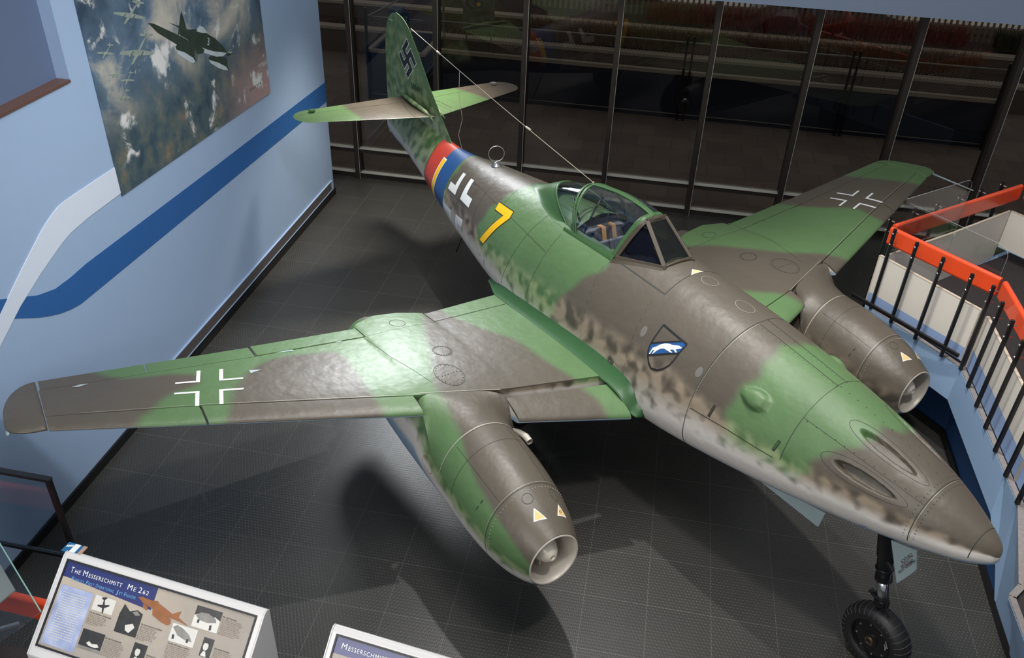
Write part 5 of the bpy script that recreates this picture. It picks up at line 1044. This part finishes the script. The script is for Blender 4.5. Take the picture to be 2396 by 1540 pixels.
def content1(par, w, h):
    rect(par, 'printed_panel', 0, 0, w, h, tan, .006); rect(par, 'title_banner', .0, .0, .688, .098, navy, .0075); shp(par, 'title_banner', [(.0, .095), (.45, .095), (.688, .05), (.688, .140), (.62, .140)], navy, .0070)
    caps(par, "THE MESSERSCHMITT ME 262", .040, -.062, .050, .036, M['white'], .60); caps(par, "WORLD'S FIRST OPERATIONAL JET FIGHTER", .066, -.108, .036, .026, skyt, .50)
    rect(par, 'intro_block', .014, .148, .262, .520, blue_fade(), .0078)
    text('intro_lettering', 'The', .018, M['white'], par, frame((.035, -.175, Z0 + .001), (1, 0, 0), (0, 1, 0))); lines_of_text(par, .045, .185, .235, .49, 20, None, pale_ph)
    rect(par, 'photo_print', .281, .148, .435, .241, pale_ph, .0078); shp(par, 'photo_figure', jetplan(.356, .195, .055, 1.35), dk_ph, .0082)
    shp(par, 'photo_print', [(.485, .215), (.50, .15), (.52, .165), (.55, .185), (.60, .165), (.645, .180), (.648, .325), (.486, .325)], dk_ph, .0078); shp(par, 'photo_figure', [(.55, .27), (.60, .25), (.62, .27), (.59, .31), (.56, .30)], pale_ph, .0083); shp(par, 'photo_figure', [(.57, .185), (.60, .17), (.63, .19), (.60, .20)], greyink, .0083)
    rect(par, 'photo_print', .276, .362, .442, .481, dk_ph, .0078); shp(par, 'photo_figure', [(.33, .44), (.345, .425), (.37, .437), (.41, .43), (.425, .445), (.40, .455), (.35, .452)], pale_ph, .0083); rect(par, 'photo_ground', .276, .462, .442, .481, greyink, .0080)
    shp(par, 'sepia_jet', [(.575, .088), (.60, .078), (.64, .082), (.69, .083), (.715, .078), (.73, .09), (.78, .105), (.84, .125), (.895, .095), (.89, .135), (.97, .166), (.88, .153), (.80, .150), (.72, .135), (.62, .113)], sepia, .0088); shp(par, 'sepia_jet_engine', [(.700, .135), (.715, .125), (.80, .150), (.845, .160), (.85, .185), (.83, .198), (.78, .190), (.71, .165)], sepia, .0091); shp(par, 'sepia_jet_engine', [(.622, .115), (.66, .125), (.665, .15), (.63, .140)], sepia, .0090)
    rect(par, 'photo_print', .868, .172, 1.048, .280, pale_ph, .0078); shp(par, 'photo_figure', [(.875, .195), (.90, .178), (.95, .190), (1.0, .215), (1.03, .25), (.98, .25), (.92, .235)], greyink, .0083); shp(par, 'photo_figure', [(.885, .24), (.90, .235), (.905, .262), (.89, .265)], dk_ph, .0085); shp(par, 'photo_figure', [(.99, .24), (1.005, .238), (1.005, .262), (.99, .262)], dk_ph, .0085)
    rect(par, 'photo_print', .990, .030, 1.172, .159, pale_ph, .0078); shp(par, 'photo_figure', [(.990, .030), (1.172, .030), (1.172, .085), (1.13, .07), (1.08, .09), (1.03, .07), (.99, .09)], dk_ph, .0081); shp(par, 'photo_figure', [(1.0, .09), (1.03, .065), (1.08, .06), (1.14, .08), (1.15, .10), (1.09, .115), (1.03, .11)], greyink, .0085); shp(par, 'photo_figure', [(1.11, .125), (1.125, .120), (1.13, .15), (1.115, .155)], dk_ph, .0086); shp(par, 'photo_figure', [(1.02, .11), (1.035, .11), (1.035, .13), (1.02, .13)], dk_ph, .0086)
    for (u0, v0, u1, v1) in ((.656, .348, .752, .5), (1.102, .197, 1.176, .31)):
        rect(par, 'portrait_print', u0, v0, u1, v1, dk_ph, .0078); cx, cy, r = (u0 + u1) / 2 - .008, v0 + .05, .021; shp(par, 'portrait_face', [(cx + r * .85 * math.cos(t), cy + r * 1.25 * math.sin(t)) for t in np.linspace(0, 2 * PI, 17)[:-1]], pale_ph, .0083); shp(par, 'portrait_hair', [(cx - .02, cy - .008), (cx - .018, cy - .026), (cx, cy - .032), (cx + .02, cy - .024), (cx + .02, cy - .008), (cx + .010, cy - .018), (cx - .010, cy - .018)], dk_ph, .0086); shp(par, 'portrait_tie', [(cx - .008, cy + .03), (cx + .008, cy + .03), (cx + .02, min(cy + .06, v1)), (cx - .02, min(cy + .06, v1))], pale_ph, .0083)
    for a in (('The Air Defense of Germany', .276, .251, .420, .335, 7), ('The First Production Jet Engines', .655, .228, .790, .335, 9), ('Me 262 Development', .449, .369, .600, .486, 10), ('The Me 262 Enters Combat', .874, .286, 1.040, .40, 9), ('Me 262 Variants', 1.182, .045, 1.330, .165, 10), ('Kommando Nowotny', 1.192, .235, 1.330, .33, 8), ('Galland Flies the Me 262', .762, .392, .90, .48, 7)): lines_of_text(par, a[1], a[2], a[3], a[4], a[5], a[0])
stand('reading_rail_stand', (-6.43, -1.73, 2.30), 'white sloping reading stand with photographs and a navy title, bottom left corner', content1)
def content2(par, w, h):
    rect(par, 'printed_panel', 0, 0, w, h, tan, .006); rect(par, 'title_banner', .0, .0, .70, .098, navy, .0075); caps(par, "MESSERSCHMITT ME 262", .040, -.062, .050, .036, M['white'], .52)
stand('reading_rail_stand', (-4.505, -1.905, 2.285), 'second white reading stand, only its top edge and navy title showing at the bottom edge', content2)
# folded leaflet lying over the stand's top edge
lf = empty('leaflet', (-6.44, -1.665, 2.322)); lf.rotation_euler = (0, 0, -.12); tag(lf, 'small blue and white folded leaflet lying on the top edge of the reading stand', 'leaflet')
MB().box(-.075, .065, -.025, .055, 0, .004).build('leaflet_cover', mat('leaflet_blue', srgb(36, 96, 140), .35, var=.3, vscale=20), lf); MB().box(-.02, .045, -.024, .054, .004, .0046).build('leaflet_picture', M['white'], lf); MB().box(.045, .072, -.026, .056, .0, .0052).build('leaflet_flap', mat('leaflet_tan', srgb(170, 140, 120), .4, var=.4, vscale=60), lf)
mb = MB(); [mb.box(-.066 + .011 * k, -.058 + .011 * k, .012 + .004 * k, .030 + .004 * k, .0040, .0045) for k in range(4)]; mb.build('leaflet_lettering', M['white'], lf)['kind'] = 'stuff'
MB().box(.022, .045, -.024, .054, .0045, .0050).build('leaflet_band', bpy.data.materials['leaflet_blue'], lf)
# glazed barrier, orange rail and case at the lower left
bar_ = empty('glazed_barrier', (-7.03, -1.08, 1.22)); tag(bar_, 'black framed clear glass barrier in front of the blue wall, lower left', 'barrier')
MB().bar((0, 0, 0), (0, 0, 1.08), .045, .03).bar((0.02, 0, 1.08), (-1.5, .02, 1.08), .045, .03).bar((0, 0, .24), (-1.5, .02, .24), .03, .03).build('barrier_frame', pm, bar_, bevel=.003)
MB().prism([(0, 0, .26), (-1.5, .02, .26), (-1.5, .02, 1.06), (0, 0, 1.06)], (0, .01, 0)).build('glass_pane', glassmat('barrier_glass', (.84, .88, .90, 1), .8, .01, .06), bar_)
rb_ = railboard((-8.4, -1.52, 1.6), (-6.35, -1.62, 1.6), 'orange rail board passing behind the reading stand at the lower left')
cs = empty('display_case', (-6.9, -1.9, 2.2)); tag(cs, 'glass topped case with white board in the bottom left corner', 'display case')
MB().prism([(-.6, .60, .0), (.47, -.17, .0), (.25, -.75, 0), (-.9, -.2, 0)], (0, 0, .01)).build('glass_top', glassmat('case_glass', (.86, .89, .88, 1), .9, .01, .06), cs)
MB().bar((-.6, .6, .005), (.47, -.17, .005), .008, .012).build('glass_edge', mat('green_glass_edge', srgb(120, 160, 150), .2), cs)
MB().prism([(-.55, .50, -.10), (.12, .02, -.10), (-.02, -.35, -.14), (-.8, -.1, -.12)], (0, 0, -.01)).build('white_board', mat('grey_board', srgb(150, 150, 150), .6), cs); MB().bar((.30, -.20, -.12), (-.3, -.6, -.12), .02, .02).build('metal_clip', M['steel'], cs)
MB().prism([(-.9, .0, -.5), (-.1, -.35, -.5), (-.1, -.8, -.5), (-.9, -.6, -.5)], (0, 0, -.47)).build('case_body', M['grey'], cs)

# ================================================================ outside the glass
def pavers():
    m, nt, b = newmat('brown_paving'); L = nt.links; tc = N(nt, 'ShaderNodeTexCoord'); br = N(nt, 'ShaderNodeTexBrick'); br.inputs['Scale'].default_value = 1; br.inputs['Brick Width'].default_value = .74; br.inputs['Row Height'].default_value = .63; br.inputs['Mortar Size'].default_value = .008; br.inputs['Mortar'].default_value = srgb(100, 90, 82); br.inputs['Color1'].default_value = srgb(132, 120, 110); br.inputs['Color2'].default_value = srgb(118, 106, 98); L.new(tc.outputs['Object'], br.inputs['Vector'])
    no = N(nt, 'ShaderNodeTexNoise'); no.inputs['Scale'].default_value = 1.3; no.inputs['Detail'].default_value = 5; L.new(tc.outputs['Object'], no.inputs['Vector']); mr = N(nt, 'ShaderNodeMapRange'); mr.inputs[3].default_value = .7; mr.inputs[4].default_value = 1.3; L.new(no.outputs[0], mr.inputs[0])
    hs = N(nt, 'ShaderNodeHueSaturation'); L.new(br.outputs['Color'], hs.inputs['Color']); L.new(mr.outputs[0], hs.inputs['Value']); L.new(hs.outputs[0], b.inputs['Base Color']); b.inputs['Roughness'].default_value = .8; return m
struct(MB().box(-20, 14, 9.76, 26, -.12, -.004).build('floor_terrace', pavers()))
stone = mat('pale_stone', srgb(176, 166, 150), .8, var=.1, bump=.1); soil = mat('brown_mulch', srgb(70, 54, 44), .95, var=.5, vscale=30, bump=1, bscale=60); conc = mat('brown_concrete', srgb(104, 92, 80), .85, var=.15)
def block(name, mb, m_, label, cat, grp=None, par=None, bev=0):
    o = mb.build(name, m_, par, bevel=bev); tag(o, label, cat, grp); return o
pl = empty('planter_bed', (-3, 17.1, 0)); tag(pl, 'long stone-edged planting bed on the terrace beyond the glass', 'planter')
MB().box(-12, 12, 0, .10, 0, .58).box(-12, 12, 1.15, 1.25, .5, .95).build('planter_wall', conc, pl); MB().box(-12, 12, -.02, .30, .58, .65).box(-12, 12, 1.13, 1.45, .95, 1.02).build('coping', stone, pl); MB().box(-12, 12, .10, 1.15, .5, .60).box(-12, 12, 1.25, 4.2, .0, .98).build('mulch', soil, pl)
def grass_clump(name, x0, x1, y0, y1, z, n, h, m_, label, r=.007):
    mb = MB()
    for k in range(n):
        x, y = rng.uniform(x0, x1), rng.uniform(y0, y1); a = rng.uniform(0, 2 * PI); L_ = h * rng.uniform(.5, 1.1); dx, dy = math.cos(a) * L_ * .45, math.sin(a) * L_ * .45
        P = [Vector((x, y, z)), Vector((x + dx * .3, y + dy * .3, z + L_ * .6)), Vector((x + dx, y + dy, z + L_ * rng.uniform(.55, .95)))]; s_ = Vector((-math.sin(a), math.cos(a), 0)) * r
        mb.add([P[0] - s_, P[0] + s_, P[1] + s_ * .8, P[1] - s_ * .8, P[2]], [(0, 1, 2, 3), (3, 2, 4)])
    o = mb.build(name, m_); tag(o, label, 'plants', kind='stuff'); return o
grass_clump('dry_grass', -6.6, 4.6, 17.45, 17.95, .66, 4600, .75, mat('dry_grass_blade', srgb(126, 96, 70), .9, var=.4, vscale=3), 'tangle of dry brown grass filling the planting bed')
grass_clump('red_shrub_twigs', -3.6, 4.5, 18.75, 19.2, 1.03, 2400, .70, mat('red_twig', srgb(134, 58, 46), .9, var=.4, vscale=3), 'dark red twiggy shrubs in front of the picket fence')
grass_clump('ground_leaves', -12, -7, 17.45, 18.1, .605, 900, .10, mat('leaf_litter', srgb(110, 84, 62), .9, var=.5, vscale=9), 'leaf litter on the bed behind the blue enclosure', .02)
grass_clump('evergreen_hedge', 5.2, 8, 18.7, 19.2, 1.03, 1500, .6, mat('hedge_green', srgb(56, 64, 38), .9, var=.4), 'dark hedge on the terrace beyond the right window bays', .015)
pk0 = None; px_ = -6.9; k = 0
pkm = mat('weathered_picket', srgb(150, 134, 110), .8, var=.25)
while px_ < 7.4:
    if pk0 is None:
        pk0 = MB().box(-.03, .03, 0, .02, 0, 1.15).build('fence_picket', pkm); o = pk0
    else: o = pk0.copy(); COL.objects.link(o)
    o.location = (px_, 19.62, .99); tag(o, 'upright picket in the slatted fence behind the shrubs, all alike', 'picket', 'fence pickets beyond the shrubs'); px_ += .15; k += 1
block('fence_rail', MB().box(-7.1, 7.5, 19.645, 19.69, 1.85, 1.93).box(-7.1, 7.5, 19.645, 19.69, 1.12, 1.2), conc, 'long rails carrying the pickets behind the shrubs', 'rail')
# parked vehicles far behind the fence
for (x, c_, lb) in ((-5.2, srgb(60, 74, 100), 'blue vehicle side glimpsed behind the pickets, left one'), (1.6, srgb(120, 124, 130), 'grey vehicle side glimpsed behind the pickets, right one')):
    v = empty('parked_car', (x, 22.0, 0)); tag(v, lb, 'car')
    cb = MB().prism([(-2.1, 0, .35), (2.1, 0, .35), (2.15, 0, .8), (1.5, 0, .95), (1.0, 0, 1.45), (-1.2, 0, 1.45), (-1.8, 0, .95), (-2.15, 0, .85)], (0, 1.6, 0)); cb.build('car_body', mat('car_paint', c_, .25, coat=.5), v, bevel=.04)
    MB().prism([(-1.55, -.01, .97), (1.3, -.01, .97), (.9, -.01, 1.38), (-1.1, -.01, 1.38)], (0, .02, 0)).build('car_window', M['dark'], v)
    for wx in (-1.35, 1.35): MB().lathe([(.33, -.1), (.35, 0), (.33, .1)], (wx, .08, .35), (0, 1, 0), 24).build('car_wheel', M['rubber'], v)
# long blue hoarding with mesh above
fnm = mat('hoarding_navy', srgb(40, 50, 70), .6, var=.1); gal = mat('galvanised_pipe', srgb(150, 150, 142), .45, .6)
ho = empty('hoarding', (-6.05, 14.4, 0)); tag(ho, 'long dark blue hoarding with pale top rim and wire mesh above, outside the glass', 'hoarding')
MB().box(-2.2, 10.2, 0, .05, .02, 1.02).build('hoarding_board', fnm, ho); MB().box(-2.2, 10.2, -.03, .09, 1.02, 1.10).build('top_rim', stone, ho); MB().tube([(-2.2, .02, 1.72), (10.2, .02, 1.72)], .022, 8).tube([(-2.2, .02, .12), (10.2, -.03, .12)], .015, 8).build('top_pipe', gal, ho, True)
for x in (-.05, 3.52, 3.66, 7.0, 7.12, 10.1): MB().bar((x, -.05, 0), (x, -.05, 1.88), .045, .045).build('hoarding_post', pm, ho)
wm = MB()
for k in range(150):
    x = -2.2 + k * .082; wm.bar((x, .02, 1.1), (x + .62, .02, 1.72), .004, .004); wm.bar((x + .62, .02, 1.1), (x, .02, 1.72), .004, .004)
o = wm.build('wire_mesh', gal, ho); o['kind'] = 'stuff'
en = empty('blue_enclosure', (-9.6, 13.8, 0)); tag(en, 'dark blue box enclosure with white rim and pipe rails, outside behind the tail fin', 'enclosure')
MB().box(0, 1.3, 0, .05, .02, 1.08).box(0, .05, 0, 1.9, .02, 1.08).box(1.25, 1.3, 0, 1.9, .02, 1.08).box(0, 1.3, 1.85, 1.9, .02, 1.08).build('enclosure_board', fnm, en); MB().box(-.03, 1.33, -.03, .08, 1.08, 1.14).box(-.03, .08, .08, 1.9, 1.08, 1.14).box(1.22, 1.33, .08, 1.9, 1.08, 1.14).build('top_rim', stone, en)
MB().tube([(1.3, 0, 1.86), (.03, 0, 1.86), (.25, 1.6, 1.86)], .02, 8).tube([(.03, 0, .12), (1.3, 0, .12)], .018, 8).build('pipe_rail', gal, en, True)
for p in ((0, -.06), (.72, -.06), (1.3, 1.8)): MB().bar((p[0], p[1], 0), (p[0], p[1], 2.05 if p[0] < 1 else 2.6), .05, .05).build('enclosure_post', pm if p[0] == 0 else gal, en)
MB().box(.35, .62, .55, .9, .5, 1.9).build('inner_cabinet', mat('inner_blue', srgb(50, 66, 104), .6), en)
wm = MB()
for k in range(22): x = k * .06; wm.bar((x, .0, 1.14), (min(1.3, x + .7), .0, 1.14 + min(.7, 1.3 - x)), .003, .003); wm.bar((1.3 - x, .0, 1.14), (max(0, 1.3 - x - .7), .0, 1.14 + min(.7, 1.3 - x)), .003, .003)
o = wm.build('wire_mesh', gal, en); o['kind'] = 'stuff'
xs_ = empty('exit_sign', (-8.74, 13.66, 1.92)); tag(xs_, 'small dark sign reading EXIT on the blue enclosure outside', 'sign')
MB().box(-.16, .16, 0, .03, -.13, .12).build('sign_box', mat('exit_green', srgb(20, 66, 76), .5), xs_); MB().bar((0, .045, -1.91), (0, .045, .1), .025, .025).build('sign_pole', gal, xs_); text('exit_lettering', 'EXIT', .15, mat('exit_letters', srgb(190, 200, 196), .5), xs_, frame((-.13, -.003, -.065), (1, 0, 0), (0, 0, 1)), fit=.26)
ns_ = empty('notice_board', (-7.42, 15.5, 0)); tag(ns_, 'grey museum entrance notice with a yellow sun emblem outside the window', 'sign')
MB().box(-.38, .38, 0, .04, 1.28, 2.25).build('notice_panel', mat('notice_grey', srgb(120, 118, 110), .6), ns_)
for x in (-.3, .3): MB().bar((x, .06, 0), (x, .06, 2.1), .03, .03).build('notice_leg', gal, ns_)
MB().lathe([(.085, .0), (.085, .006)], (0, -.001, 1.90), (0, -1, 0), 30).build('emblem_disc', mat('emblem_blue', srgb(54, 96, 130), .5), ns_)
sb_ = MB()
for k in range(16): a = 2 * PI * k / 16; sb_.prism([Vector((0, -.008, 1.90)) + Vector((math.cos(a + d) * r, 0, math.sin(a + d) * r)) for d, r in ((-.15, .03), (0, .078), (.15, .03))], (0, -.001, 0))
sb_.lathe([(.045, 0), (.045, .004)], (0, -.008, 1.90), (0, -1, 0), 24); sb_.build('emblem_sun', M['yellow'], ns_)
for k, (tx, z, wd, sz) in enumerate((('Smithsonian', 1.765, .26, .045), ('National Air and Space Museum', 1.705, .66, .05), ('is open.', 1.645, .16, .045), ('Pardon the disruption while', 1.585, .50, .04), ('we improve our home', 1.535, .40, .04), ('ENTRANCE', 1.40, .30, .05))):
    text('notice_lettering', tx, sz, txt, ns_, frame((-wd / 2 + (.04 if k == 5 else 0), -.002, z), (1, 0, 0), (0, 0, 1)), fit=wd)
MB().prism([(-.28, -.002, 1.42), (-.23, -.002, 1.45), (-.23, -.002, 1.43), (-.13, -.002, 1.43), (-.13, -.002, 1.41), (-.23, -.002, 1.41), (-.23, -.002, 1.39)], (0, -.001, 0)).build('notice_arrow', M['black'], ns_)
lp_ = empty('globe_lamp', (.62, 20.5, .985)); tag(lp_, 'pale globe lamp on a post behind the picket fence', 'lamp')
MB().tube([(0, 0, 0), (0, 0, 1.9)], .04, 10).build('lamp_post', pm, lp_); MB().lathe([(.02, -.17), (.12, -.12), (.17, 0), (.12, .12), (.02, .17)], (0, 0, 2.05), (0, 0, 1), 20).build('lamp_globe', mat('opal_globe', srgb(210, 208, 200), .4), lp_, True)
